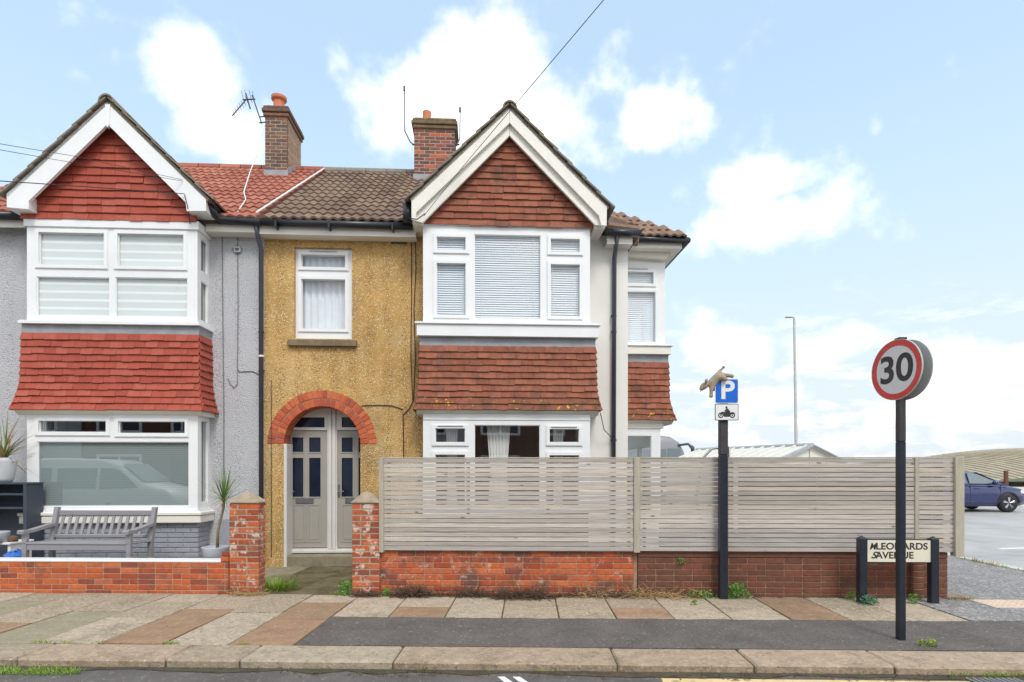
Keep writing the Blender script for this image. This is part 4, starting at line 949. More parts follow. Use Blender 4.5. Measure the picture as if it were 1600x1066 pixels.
# ================================================================== FRONT WALLS, PIERS, FENCE
def low_wall(name, label, u0, u1, vtop, m, mm, top=None, rows_extra=0, seed=1, z0=-.03, flem=False):
    x0, x1 = S.X(u0, 0), S.X(u1, 0); zt = S.Z((u0 + u1) / 2, vtop, 0); t = thing(name, label, 'wall', S, ((x0 + x1) / 2, .1, 0))
    MB().box(x0 + .003, x1 - .003, .008, .205, z0 - .1, zt - .004).build('core', mm, t)
    nc = int(round((zt - z0) / .075)); hc = (zt - z0) / nc - .007
    bricks(t, m, (x0, 0, z0), (1, 0, 0), (0, 1, 0), x1 - x0, nc, Hc=hc, J=.007, rough=.0035, rnd=random.Random(seed), off0=seed, flemish=flem)
    return t, x0, x1, zt
wA, ax0, ax1, azt = low_wall('front_wall', 'low orange brick front wall topped with white paint beside the bench', -120, 357, 878, m_brick, m_mortar, seed=2)
MB().box(ax0, ax1 - .10, -.004, .21, azt - .003, azt + .022, .006).build('white_coping', m_white, wA)
link('brick', block(.10, .07, .065, m_brick), wA, axes((ax1 - .10, 0, azt + .007), (1, 0, 0), (0, 1, 0), (0, 0, 1)))
link('brick', block(.10, .07, .055, m_brick), wA, axes((ax1 - .09, 0, azt + .08), (1, 0, 0), (0, 1, 0), (0, 0, 1)))
wB, bx0_, bx1_, bzt = low_wall('front_wall', 'mottled orange brick wall under the left fence panel', 594, 990, 861, m_brickwall, m_mortar_dk, seed=3)
wC, cx0_, cx1_, czt = low_wall('front_wall', 'neat brown brick wall under the right fence panels behind the street nameplate', 997, 1481, 872, m_brickbrown, mat('tan_pointing', (.27, .17, .11), rough=.95, nscale=9, var=.35), seed=4)
MB().box(cx0_, cx1_, -.004, .22, czt, czt + .075, .008).build('coping_course', m_brickbrown, wC)
bricks(wC, m_brickbrown, (cx1_, .075, -.03), (0, 1, 0), (-1, 0, 0), .13, 7, rnd=random.Random(8))
MB().box(cx0_ + .003, cx1_ - .003, .206, .24, -.1, czt).build('core', m_mortar, wC)
MB().box(bx1_ + .004, cx0_ - .004, .03, .2, -.1, bzt - .02).build('core', m_mortar_dk, wB)
MB().box(S.X(1428, -.06), S.X(1444, -.06), -.05, -.002, -.03, czt - .01, .006).build('buttress', m_mortar_dk, wC)
bricks(wC, m_brickbrown, (S.X(1427, -.06), -.058, -.03), (1, 0, 0), (0, 1, 0), S.X(1445, -.06) - S.X(1427, -.06), 7, J=.007, rnd=random.Random(9), D=.05)
def pier(label, u0, u1, seed, m):
    x0, x1 = S.X(u0, -.04), S.X(u1, -.04); dep = .20; y0 = -.04; zb = S.Z(u0, 786, -.04); t = thing('gate_pier', label, 'gate pier', S, ((x0 + x1) / 2, .1, 0), 'brick gate piers')
    MB().box(x0 + .006, x1 - .006, y0 + .006, y0 + dep - .006, -.12, zb - .004).build('core', m_mortar, t)
    nc = round((zb + .05) / .075); hc = (zb + .05) / nc - .01; rr = random.Random(seed)
    bricks(t, m, (x0, y0, -.05), (1, 0, 0), (0, 1, 0), x1 - x0, nc, Hc=hc, D=.05, rough=.004, rnd=rr)
    bricks(t, m, (x1, y0 + .055, -.05), (0, 1, 0), (-1, 0, 0), dep - .06, nc, Hc=hc, D=.05, rough=.004, rnd=rr)
    bricks(t, m, (x0, y0 + dep, -.05), (0, -1, 0), (1, 0, 0), dep - .06, nc, Hc=hc, D=.05, rough=.004, rnd=rr)
    za = S.Z(u0, 768, .1); cx, cy = (x0 + x1) / 2, y0 + dep / 2; e = .012
    vs = [(x0 - e, y0 - e, zb), (x1 + e, y0 - e, zb), (x1 + e, y0 + dep + e, zb), (x0 - e, y0 + dep + e, zb)]
    top = [(cx + .03 * sx + rr.uniform(-.01, .01), cy + .03 * sy, za + rr.uniform(-.012, .01)) for sx, sy in ((-1, -1), (1, -1), (1, 1), (-1, 1))]
    vs = vs + [(x, y, zb + .012) for x, y, z in vs] + top
    MB().add(vs, [(3, 2, 1, 0), (0, 1, 5, 4), (1, 2, 6, 5), (2, 3, 7, 6), (3, 0, 4, 7), (4, 5, 9, 8), (5, 6, 10, 9), (6, 7, 11, 10), (7, 4, 8, 11), (8, 9, 10, 11)]).build('pyramid_cap', m_stone, t)
    return x0, x1
p1 = pier('worn brick gate pier left of the arched doorway, beside the potted palm', 358, 404, 21, m_brickworn)
p2 = pier('worn brick gate pier right of the doorway, touching the slatted fence', 550, 593, 22, m_brickworn)
# the fence
ZF0, ZF1 = S.Z(800, 860, -.03), S.Z(800, 716, -.03)
fence = thing('slatted_fence', 'weathered grey horizontal slat fence standing on the brick front walls', 'fence', S, (S.X(1000, 0), -.02, .5))
NS = 20; pit = (ZF1 - ZF0) / NS; rf_ = random.Random(31)
xl, xr_ = S.X(595, -.03), S.X(1497, -.03)
def fx(u): return S.X(u, -.03)
for (ua, ub) in ((599, 991), (999, 1429), (1434, 1490)):
    for k in range(NS):
        z0 = ZF0 + k * pit; xa, xb = fx(ua), fx(ub); dz = rf_.uniform(-.002, .002)
        gap = .0085 + rf_.uniform(-.0025, .0025)
        d1, d2, dm = rf_.uniform(-.0025, .0025), rf_.uniform(-.0025, .0025), rf_.uniform(-.003, .002); xm = (xa + xb) / 2; zt_ = pit - gap; yo = rf_.uniform(-.003, .003)
        lo = [(xa, z0 + d1), (xm, z0 + dm), (xb, z0 + d2)]
        MB().prism(lo + [(x_, z_ + zt_) for x_, z_ in lo[::-1]], -.040 + yo, -.014).build('slat', m_wood, fence)
        for f_ in (.02, .34, .66, .98) if ub - ua > 100 else ():
            xx = xa + (xb - xa) * f_
    MB().box(fx(ua), fx(ub), -.042, -.008, ZF1 - .004, ZF1 + .010, .002).build('top_rail', m_woodpost, fence)
    for f_ in (.02, .34, .66, .98) if ub - ua > 100 else (.5,):
        xx = fx(ua) + (fx(ub) - fx(ua)) * f_; MB().box(xx - .02, xx + .02, -.0135, .02, ZF0 + .01, ZF1 - .01).build('batten', m_woodpost, fence)
for (ua, ub, zl, ya, yb) in ((593, 600, ZF0 - .03, -.062, -.005), (990, 999.5, ZF0 - .02, -.066, .0), (1428, 1434.5, ZF0, -.055, .0), (1489, 1503, ZF0 - .05, -.075, .02)):
    MB().box(fx(ua), fx(ub), ya, yb, zl, ZF1 + .012, .004).build('post', m_woodpost, fence)

# return along the side footway, close boarded
m_sideboard = mat('dark_fence_board', [(.13, .105, .085), (.11, .09, .07)], rough=.9, nscale=5, var=.2)
XS = cx1_ - .02
for k in range(46): MB().box(XS - .03 + (k % 2) * .006, XS - .012 + (k % 2) * .006, .03 + k * .15, .03 + k * .15 + .146, .02, ZF1 - .04).build('side_board', m_sideboard, fence)
for z_ in (.4, 1.3): MB().box(XS - .075, XS - .031, .03, 6.95, z_, z_ + .07).build('side_rail', m_sideboard, fence)
# ================================================================== SIGNS
# street nameplate
NY = -.34
def sx(u, y=NY): return S.X(u, y)
npz0, npz1 = S.Z(1400, 879, NY), S.Z(1400, 845, NY)
npl = thing('street_nameplate', 'cream street nameplate on two navy posts in front of the brown wall', 'street sign', S, (sx(1403), NY, 0))
for (ua, ub, ytop) in ((1344, 1352, 838), (1456, 1467, 839)):
    xa, xb = sx(ua), sx(ub); zt = S.Z(ua, ytop, NY); w = .088
    po = MB().box(xa, xa + w, NY, NY + w, -.1, zt - .03, .006).build('post', m_navy, npl)
    MB().add([(xa, NY, zt - .03), (xa + w, NY, zt - .03), (xa + w, NY + w, zt - .03), (xa, NY + w, zt - .03), (xa + w / 2, NY + w / 2, zt + .005)], [(0, 1, 4), (1, 2, 4), (2, 3, 4), (3, 0, 4), (3, 2, 1, 0)]).build('post_cap', m_navy, po)
pxa, pxb = sx(1350.5, NY + .02), sx(1456, NY + .02)
MB().box(pxa - .01, pxb + .02, NY + .03, NY + .05, npz0 - .012, npz1 + .012).build('backing_board', m_navy, npl)
pt = MB().box(pxa, pxb, NY + .018, NY + .029, npz0, npz1, .004).build('nameplate', m_plate, npl)
hgt = npz1 - npz0; cxp = (pxa + pxb) / 2
def lab(body, u, v, size, sxx=1, shear=0):
    x, z = S.p(u, v, NY + .017); text('lettering', body, m_signblack, pt, Matrix.Translation((x, NY + .0165, z)) @ FACE, size, .001, sxx, shear, .0022)
lab('LEONARDS', 1409, 854.2, .108, 1.08); lab('M', 1363.5, 854.2, .108, .85, .3)
lab('AVENUE', 1398, 868.2, .108, 1.06); lab('S', 1364.5, 868, .108, 1.15, .4)
# 30 sign: two discs back to back on a square post, turned along the street
X30 = (1405.5 - U0) / F * 5.28
st = thing('speed_limit_sign', 'round red ringed 30 sign back to back on tall dark post near kerb', 'road sign', W, (X30 + .04, 5.28, 0))
w = .062; zt30 = CAMH + (VH - 531) / F * 5.30
MB().box(X30, X30 + w, 5.28, 5.28 + w, -.1, CAMH + (VH - 690) / F * 5.28, .006).build('post', m_navy, st)
MB().box(X30, X30 + w, 5.28, 5.28 + w, CAMH + (VH - 690) / F * 5.28, zt30, .006).build('upper_post', m_postgrey, st)
MB().box(X30 - .006, X30 + w + .006, 5.274, 5.286 + w, zt30, zt30 + .02, .004).build('post_cap', m_postgrey, st)
zc = CAMH + (VH - 578) / F * 5.3; RD = .272
phi = R(79)
def disc_frame(off):      # disc whose face looks left along the street
    nrm = Vector((-math.sin(phi), -math.cos(phi), 0)); d = Vector((math.cos(phi), -math.sin(phi), 0))
    C = Vector((X30 + w / 2, 5.28 + w / 2, zc)) + nrm * off
    return C, nrm, d
C, nrm, d = disc_frame(.052)
Mface = Matrix(((d.x, 0, nrm.x, C.x), (d.y, 0, nrm.y, C.y), (0, 1, 0, C.z), (0, 0, 0, 1)))
def disc(name, r0, r1, t0, t1, m, par, Mx, n=48):
    mb = MB()
    if r0 == 0: mb.lathe([(r1, t0), (r1, t1)], (0, 0, 0), n)
    else:
        vs = []
        for r in (r0, r1):
            for t in (t0, t1): vs += [(r * math.cos(2 * math.pi * k / n), r * math.sin(2 * math.pi * k / n), t) for k in range(n)]
        fs = []
        for k in range(n):
            j = (k + 1) % n; a, b, c_, e = 0, n, 2 * n, 3 * n
            fs += [(a + k, a + j, b + j, b + k), (c_ + k, e + k, e + j, c_ + j), (b + k, b + j, e + j, e + k), (a + k, c_ + k, c_ + j, a + j)]
        mb.add(vs, fs)
    o = link(name, mb.mesh(name, m), par); o.matrix_basis = Mx; return o
df = disc('sign_face', 0, RD, -.008, 0, m_signface, st, Mface)
disc('red_ring', RD * .80, RD * .992, .0005, .0025, m_red, st, Mface)
disc('rim', RD * .995, RD * 1.01, -.012, .003, m_signgrey, st, Mface)
text('speed_numerals', '30', m_signblack, st, Mface @ Matrix.Translation((0, -.002, .001)), .345, .0008, 1.08, 0, .007)
C2, n2, d2 = disc_frame(-.055)
M2 = Matrix(((d2.x, 0, n2.x, C2.x), (d2.y, 0, n2.y, C2.y), (0, 1, 0, C2.z), (0, 0, 0, 1)))
disc('rear_disc', 0, RD, -.01, 0, m_signgrey, st, M2)
for dz in (-.14, .14): MB().box(X30 - .004, X30 + w + .004, 5.255, 5.305 + w, zc + dz - .02, zc + dz + .02, .004).build('clamp', m_signgrey, st)
# parking sign
PY = -.17
ps = thing('parking_sign', 'blue P parking sign with motorcycle plate on thin dark post', 'road sign', S, (S.X(1131.5, PY), PY, 0))
xa, xb = S.X(1125.5, PY), S.X(1138, PY)
zm = S.Z(1131, 665, PY)
MB().box(xa, xb, PY, PY + .09, -.1, zm - .35, .008).build('post', m_navy, ps)
MB().box(xa, xb, PY, PY + .09, zm - .35, S.Z(1131, 600, PY), .008).build('upper_post', m_postgrey, ps)
a, b, c_, d_ = rect(S, 1117, 1154, 592, 630.5, PY - .03)
def rounded(x0, x1, z0, z1, r, n=5):
    pts = []
    for cx, cz, a0 in ((x1 - r, z1 - r, 0), (x0 + r, z1 - r, 90), (x0 + r, z0 + r, 180), (x1 - r, z0 + r, 270)):
        pts += [(cx + r * math.cos(R(a0 + 90 * k / n)), cz + r * math.sin(R(a0 + 90 * k / n))) for k in range(n + 1)]
    return pts
bp = MB().prism(rounded(a, b, c_, d_, .02), PY - .03, PY - .024).build('parking_plate', m_white, ps)
MB().prism(rounded(a + .009, b - .009, c_ + .009, d_ - .009, .016), PY - .032, PY - .0305).build('blue_field', m_blue, bp)
text('letter_p', 'P', m_white, bp, Matrix.Translation(((a + b) / 2 + .005, PY - .033, (c_ + d_) / 2 + .002)) @ FACE, .30, .0008, 1.1, 0, .007)
a, b, c_, d_ = rect(S, 1117, 1154, 631.2, 657, PY - .03)
mp_ = MB().prism(rounded(a, b, c_, d_, .012), PY - .03, PY - .024).build('motorcycle_plate', m_signblack, ps)
MB().prism(rounded(a + .008, b - .008, c_ + .008, d_ - .008, .008), PY - .032, PY - .0305).build('white_field', m_white, mp_)
cx, cz, k_ = (a + b) / 2, (c_ + d_) / 2, (b - a) / 290.0      # pictogram drawn in a 290 wide box
ic = MB(); yy0, yy1 = PY - .0345, PY - .0325
def P2(pts): ic.prism([(cx + (px_ - 145) * k_, cz - (py_ - 100) * k_) for px_, py_ in pts], yy0, yy1)
for wx in (73, 213):
    nn = 20
    for k in range(nn):
        a0, a1 = 2 * math.pi * k / nn, 2 * math.pi * (k + 1) / nn
        P2([(wx + r * math.cos(t), 138 + r * math.sin(t)) for r, t in ((21, a0), (34, a0), (34, a1), (21, a1))])
    P2([(wx + 9 * math.cos(t * .7854), 138 + 9 * math.sin(t * .7854)) for t in range(8)])
P2([(105, 105), (125, 92), (160, 95), (185, 108), (215, 100), (245, 110), (235, 122), (190, 128), (175, 158), (115, 158), (105, 130)])
P2([(60, 110), (100, 92), (112, 100), (78, 135), (70, 130)])
P2([(122, 95), (138, 58), (158, 56), (190, 96), (182, 112), (150, 108), (142, 90), (118, 80), (122, 72), (140, 78)])
P2([(141 + 13 * math.cos(t * .5236), 42 + 14 * math.sin(t * .5236)) for t in range(12)])
ic.build('motorcycle_symbol', m_signblack, mp_)
# plush toy draped over the sign
def skin(name, chain, m, label=None, cat=None, group=None, frame=None, parent=None, sub=2):
    """chain: list of (parent index, xyz, radius)"""
    me = bpy.data.meshes.new(name); me.from_pydata([c[1] for c in chain], [(c[0], i) for i, c in enumerate(chain) if c[0] >= 0], [])
    ob = bpy.data.objects.new(name, me); col.objects.link(ob); md = ob.modifiers.new('skin', 'SKIN')
    for i, c in enumerate(chain): me.skin_vertices[0].data[i].radius = (c[2], c[2]); me.skin_vertices[0].data[i].use_root = (i == 0)
    ob.modifiers.new('sub', 'SUBSURF').levels = sub
    dg = bpy.context.evaluated_depsgraph_get(); m2 = bpy.data.meshes.new_from_object(ob.evaluated_get(dg)); bpy.data.objects.remove(ob)
    m2.materials.clear(); m2.materials.append(m); m2.polygons.foreach_set('use_smooth', [True] * len(m2.polygons))
    return link(name, m2, parent, None, label, cat, group)
TY_ = PY - .01
def tp_(u, v, dy=0): x, z = S.p(u, v, TY_ + dy); return (x, TY_ + dy, z)
toy = thing('plush_toy', 'beige soft toy animal draped head down over the parking sign', 'soft toy', S, tp_(1122, 592))
skin('body', [(-1, tp_(1121, 587), .058), (0, tp_(1116, 593.5), .050), (1, tp_(1112, 598.5), .050), (2, tp_(1106.8, 600), .026), (3, tp_(1100, 602.5), .052), (4, tp_(1096.2, 607.5), .030), (5, tp_(1094.8, 610.5), .022),
              (2, tp_(1111.8, 607, -.03), .026), (7, tp_(1111.3, 615, -.03), .022), (8, tp_(1111, 622, -.03), .025),
              (2, tp_(1114.5, 606, .07), .026), (10, tp_(1115, 612, .07), .022),
              (0, tp_(1127.5, 588.5, -.05), .038), (12, tp_(1133, 592, -.06), .025), (13, tp_(1136.5, 595, -.06), .026),
              (0, tp_(1129, 586.5, .05), .034), (15, tp_(1139, 587, .05), .024), (16, tp_(1147, 588.5, .05), .024),
              (0, tp_(1123.5, 580, .01), .014), (18, tp_(1127.5, 577, .01), .013), (19, tp_(1130.5, 574, .01), .018)], m_plush, parent=toy)
for dv, dy in ((0, -.045), (-1.0, .045)):
    skin('ear', [(-1, tp_(1102.5, 599 + dv, dy), .018), (0, tp_(1103.8, 595.5 + dv, dy * 1.3), .020), (1, tp_(1104.6, 592.8 + dv, dy * 1.5), .010)], m_plush, parent=toy)
skin('tail_tip', [(-1, tp_(1129.5, 575, .01), .019), (0, tp_(1131.8, 572.5, .01), .021)], m_plushdark, parent=toy)
for dy in (-.028,):
    skin('eye', [(-1, tp_(1098.5, 602.5, -.05), .007), (0, tp_(1099.1, 602.7, -.05), .007)], m_signblack, parent=toy)
    skin('nose', [(-1, tp_(1094.2, 611.5, -.012), .012), (0, tp_(1095, 612, -.012), .011)], m_plushdark, parent=toy)

# ================================================================== FRONT GARDEN THINGS
BN = .34
bench = thing('garden_bench', 'grey painted slatted garden bench under the left bay window', 'bench', S, (S.X(133, BN), BN + .2, 0))
def bx(u, dy=0): return S.X(u, BN + dy)
def bz(v, dy=0): return S.Z(133, v, BN + dy)
xl_, xr2 = bx(33), bx(196); xbl, xbr = bx(66, .45), bx(235, .45)
xbl, xbr = xl_ + .02, xr2 + .0
yb = BN + .46
zs_, zarm, ztop_ = bz(850), bz(831), S.Z(133, 800, yb)
for x in (xl_, xr2):
    MB().box(x, x + .062, BN, BN + .062, -.02, zarm - .02, .006).build('leg', m_bench, bench)
    MB().prism_x([(yb - .03, -.02), (yb + .035, -.02), (yb + .04, zs_), (yb + .13, ztop_ + .06), (yb + .075, ztop_ + .065), (yb - .02, zs_)], x + .002, x + .060).build('leg', m_bench, bench)
    MB().prism_x([(BN - .05, zarm - .03), (BN - .055, zarm + .005), (BN - .03, zarm + .022), (BN + .1, zarm + .015), (yb - .02, zarm + .07), (yb + .02, zarm + .075), (yb + .02, zarm + .035), (BN + .12, zarm - .02)], x - .012, x + .074).build('arm_rest', m_bench, bench)
for k in range(5): MB().box(xl_ + .01, xr2 + .05, BN + .0 + k * .095, BN + .075 + k * .095, zs_ - .012 - .004 * k, zs_ + .012 - .004 * k, .005).build('seat_slat', m_bench, bench)
MB().box(xl_ + .063, xr2 - .001, BN + .01, BN + .035, zs_ - .09, zs_ - .014, .005).build('apron', m_bench, bench)
def bk(t): return yb - .0 + .10 * t
MB().box(xl_ + .061, xr2 + .001, bk(1) - .015, bk(1) + .025, ztop_ - .055, ztop_ + .015, .006).build('top_rail', m_bench, bench)
MB().box(xl_ + .061, xr2 + .001, bk(.1) - .01, bk(.1) + .02, zs_ + .03, zs_ + .075, .006).build('lower_rail', m_bench, bench)
for k in range(13):
    x = xl_ + .10 + (xr2 - xl_ - .16) * k / 12.0
    MB().prism_x([(bk(.12), zs_ + .07), (bk(.12) + .016, zs_ + .07), (bk(1) + .016, ztop_ - .05), (bk(1), ztop_ - .05)], x, x + .042).build('back_slat', m_bench, bench)
# potted palm
QY = .42
pc = (S.X(337, QY), QY)
palm = thing('potted_palm', 'spiky green cordyline palm in round grey planter beside the pier', 'potted plant', S, (pc[0], pc[1], 0))
zp = S.Z(337, 854, QY); rp = .165
MB().lathe([(rp * .8, 0), (rp, zp - .02), (rp * 1.03, zp), (rp * .9, zp), (rp * .88, zp - .05)], (pc[0], pc[1], 0), 24).build('planter', m_potgrey, palm, True)
MB().lathe([(rp * .88, zp - .06), (.01, zp - .045)], (pc[0], pc[1], 0), 16).build('soil', m_soil, palm)
tx, tz = S.p(350, 783, QY)
MB().tube([(pc[0] + .02, QY, zp - .06), (pc[0] + .03, QY, zp + .2), (tx - .01, QY, tz - .1), (tx, QY, tz + .03)], [.022, .018, .017, .02], 8).build('stem', m_trunk, palm, True)
rl = random.Random(41)
def blade(mb, O, d, L, w, droop, n=5):
    d = Vector(d).normalized(); side = d.cross(Vector((0, 0, 1)));
    if side.length < .1: side = Vector((1, 0, 0))
    side.normalize(); vs = []; p = Vector(O)
    for k in range(n + 1):
        t = k / n; ww = w * (1 - t) ** .7 * (.6 + .4 * min(1, t * 5)); vs += [p - side * ww, p + side * ww]
        d = (d + Vector((0, 0, -droop / n))).normalized(); p = p + d * L / n
    mb.add(vs, [(2 * k, 2 * k + 1, 2 * k + 3, 2 * k + 2) for k in range(n)])
for k in range(64):
    a = rl.uniform(0, 2 * math.pi); e = rl.uniform(-.35, 1.45); mb = MB()
    blade(mb, (tx + rl.uniform(-.01, .01), QY, tz + rl.uniform(-.03, .05)), (math.cos(a) * math.cos(e), math.sin(a) * math.cos(e), math.sin(e)), rl.uniform(.32, .54) * (1 if e > 0 else .85), .009, rl.uniform(.1, .5))
    mb.build('leaf', m_leaf if e > -.05 else m_drytan, palm)
# shelf, pot with dry plant, oddments at the far left
SY = 1.05
sxa, sxb = S.X(-60, SY), S.X(41, SY); szt = S.Z(20, 754, SY)
sh = thing('garden_shelf', 'dark slate painted open shelf unit left of the bay window', 'shelf', S, ((sxa + sxb) / 2, SY + .15, 0))
for x in (sxa, sxb - .05): MB().box(x, x + .05, SY, SY + .3, -.02, szt - .03, .004).build('side_board', m_shelf, sh)
for z in (szt - .001, szt - .16, szt - .36, .22): MB().box(sxa + (.051 if z != szt - .001 else -.01), sxb - (.051 if z != szt - .001 else -.01), SY + .005, SY + .295, z - .028, z, .004).build('shelf_board', m_shelf, sh)
MB().box(sxa + .051, sxb - .051, SY + .28, SY + .292, .0, szt - .03).build('back_board', m_shelf, sh)
pcx, pcz = S.X(2, SY + .12), szt
pp = thing('potted_plant', 'dried spiky plant in pale tapered pot on the dark shelf', 'potted plant', S, (pcx, SY + .14, szt))
MB().lathe([(.10, szt + .001), (.125, szt + .05), (.158, szt + .30), (.160, szt + .36), (.14, szt + .36), (.135, szt + .3)], (pcx, SY + .16, 0), 24).build('pot', m_potwhite, pp, True)
for k in range(70):
    a = rl.uniform(0, 2 * math.pi); e = rl.uniform(-.5, 1.5); mb = MB()
    blade(mb, (pcx + rl.uniform(-.05, .05), SY + .16, szt + .36), (math.cos(a) * math.cos(e) * 1.0, math.sin(a) * math.cos(e) * .5, math.sin(e) + .3), rl.uniform(.35, .8), .010, rl.uniform(.3, 1.1))
    mb.build('leaf', m_drytan if k % 3 else m_leaf, pp)
wb = MB().box(S.X(-40, .7), S.X(30, .7), .55, .95, S.Z(10, 846, .7) - .03, S.Z(10, 846, .7), .006)
tb = thing('garden_table', 'low white board table at the far left behind the front wall', 'table', S, (S.X(0, .7), .75, 0))
wb.build('table_top', m_white, tb)
for x in (S.X(-35, .7), S.X(24, .7)): MB().box(x, x + .04, .58, .92, -.02, S.Z(10, 846, .7) - .03).build('leg', m_white, tb)
mb = MB(); rr = random.Random(3); zt_ = S.Z(10, 846, .7)
mb.lathe([(.075, 0), (.085, .03), (.07, .07), (.03, .085)], (0, 0, 0), 9); mb.v = [(x * rr.uniform(.85, 1.1), y * .7, z) for x, y, z in mb.v]
o = mb.build('rock', m_rock, None, False, 'brown rock lying on the white table at far left', 'rock'); o.location = (S.X(14, .62), .66, zt_); single(o, S)
o = MB().lathe([(.10, 0), (.11, .13), (.112, .15), (.09, .15)], (0, 0, 0), 18).build('bucket', m_potgrey, None, True, 'small grey tub on the white table at the picture edge', 'tub'); o.location = (S.X(0, .6), .6, zt_); single(o, S)
mb = MB().lathe([(.02, 0), (.13, .02), (.15, .06), (.08, .11), (.02, .12)], (0, 0, 0), 11); mb.v = [(x * rr.uniform(.8, 1.25), y * .8, z * rr.uniform(.8, 1.3)) for x, y, z in mb.v]
o = mb.build('plastic_bag', m_bluebag, None, False, 'crumpled bright blue plastic bag behind the low front wall', 'bag'); o.location = (S.X(22, .4), .42, S.Z(20, 870, .4) - .05); single(o, S)
MB().box(-.12, .12, -.12, .12, 0, .36, .01)
o = MB().box(-.16, .16, -.14, .14, 0, S.Z(20, 870, .4) - .052, .01).build('storage_box', m_shelf, None, False, 'dark storage box hidden behind wall carrying the blue bag', 'box'); o.location = (S.X(22, .4), .42, 0); single(o, S)
# bracket and rail behind fence
ho = MB().tube([(0, 0, 0), (-.22, 0, 1.0), (-.12, 0, 1.55), (.0, 0, 1.68), (.12, 0, 1.70), (.24, 0, 1.71), (.24, 0, 0)], .018, 8).build('garden_rail', m_galv, None, True, 'bent galvanised tube rail rising behind the fence beside parking sign', 'rail')
ho.location = (S.X(1112, 1.0), 1.0, .16); ho.scale = (1, 1, 1); single(ho, S)

# ================================================================== CABLES, AERIALS
def cable(name, pts, r, m, label, fr=None, sag=0):
    P = [Vector(p) for p in pts]; q = []
    for a, b in zip(P, P[1:]):
        for k in range(10): t = k / 10; q.append(a.lerp(b, t) - Vector((0, 0, sag * 4 * t * (1 - t))))
    q.append(P[-1]); o = MB().tube(q, r, 5).build(name, m, None, True, label, 'cable')
    return single(o, fr) if fr else o
def hw(u, v, y): x, z = H.p(u, v, y); return (x, y, z)
cable('telephone_wire', [hw(662, 338, GY - .03), hw(722, 262, GY - .06), hw(950, -8, -3.6)], .0045, m_cable, 'long telephone wire rising from the right gable into the sky', H)
cable('gable_cable', [hw(640, 341, GY - .02), hw(652, 343, GY - .02), hw(664, 334, GY - .025)], .008, m_cable, 'short black cable looped at the left foot of the brown gable', H)
cable('overhead_wire', [hw(-30, 220, -3), hw(110, 243, -1.6), hw(285, 281, GY - .02)], .0034, m_cable, 'upper overhead wire crossing the red gable from the left', H)
cable('overhead_wire', [hw(-30, 229, -3), hw(100, 252, -1.6), hw(285, 283, GY - .02)], .0034, m_cable, 'lower overhead wire crossing the red gable from the left', H)
cable('overhead_wire', [hw(-30, 281, -2.5), hw(150, 293, -1.6), hw(288, 303, GY - .02), hw(293, 322, GY - .03), hw(297, 350, BY - .03)], .006, m_cable, 'thick wire ending in connector at right foot of the red gable', H)
cable('wall_cable', [hw(648, 352, -.02), hw(650, 420, -.02), hw(647, 480, -.02), hw(649, 560, -.02), hw(646, 625, -.02), hw(640, 638, -.02), hw(630, 648, -.02), hw(631, 720, -.02)], .008, m_cable, 'black cable running down the ochre wall beside the brown bay', H)
cable('wall_cable', [hw(643, 356, -.015), hw(643, 470, -.015), hw(642, 560, -.015), hw(645, 625, -.015)], .007, m_cable, 'thinner black cable left of the bundle on the ochre wall', H)
cable('wall_cable', [hw(630, 640, -.012), hw(612, 634, -.012), hw(590, 633, -.012), hw(565, 634, -.012)], .007, m_cable, 'thin cable looping across ochre wall to the brick arch', H)
cable('wall_cable', [hw(424, 594, -.01), hw(424, 870, -.01)], .007, m_greypipe, 'straight dark cable down the left edge of the ochre wall', H)
cable('wall_cable', [hw(347, 348, -.012), hw(348, 470, -.012), hw(350, 650, -.012), hw(349, 800, -.012)], .008, m_cablegrey, 'grey conduit down the grey wall nearest the left bay', H)
cable('wall_cable', [hw(371, 345, -.012), hw(372, 480, -.012), hw(371, 575, -.012), hw(374, 581, -.012), hw(395, 580, -.012), hw(411, 588, -.012)], .007, m_cablegrey, 'grey cable below the junction boxes turning towards the downpipe', H)
cable('wall_cable', [hw(371, 577, -.014), hw(371, 600, -.014), hw(366, 606, -.014), hw(360, 600, -.014), hw(356, 591, -.014)], .006, m_cablegrey, 'loose hooked cable end on the grey wall', H)
for v, l in ((361, 'upper grey junction box on the grey wall under the gutter'), (391, 'lower grey junction box on the grey wall')):
    x, z = H.p(372, v, 0); t = thing('junction_box', l, 'junction box', H, (x, 0, z))
    MB().box(x - .055, x + .055, -.045, -.002, z - .05, z + .05, .008).build('case', m_galv, t)
    MB().box(x - .075, x - .056, -.03, -.002, z - .015, z + .015).build('lug', m_greypipe, t)
    MB().box(x - .03, x + .03, -.055, -.0455, z - .02, z + .02, .004).build('lid', m_greypipe, t)
cable('aerial_lead', [hw(413, 195, 2.85), hw(402, 240, 2.4), hw(391, 268, 2.0), hw(381, 300, .9), hw(384, 312, .5), hw(372, 330, -.05), hw(362, 343, -.32)], .011, m_cablewhite, 'white aerial lead snaking down the red roof', H)
cable('gable_lead', [hw(948, 352, BY - .03), hw(951, 348, BY)], .006, m_cable, 'short lead at the right foot of the brown gable', H)
cable('wall_cable', [hw(938, 645, BY + .1), hw(944, 672, -.2), hw(958, 686, -.05)], .007, m_cable, 'slack black cable from brown skirt to right downpipe', H)
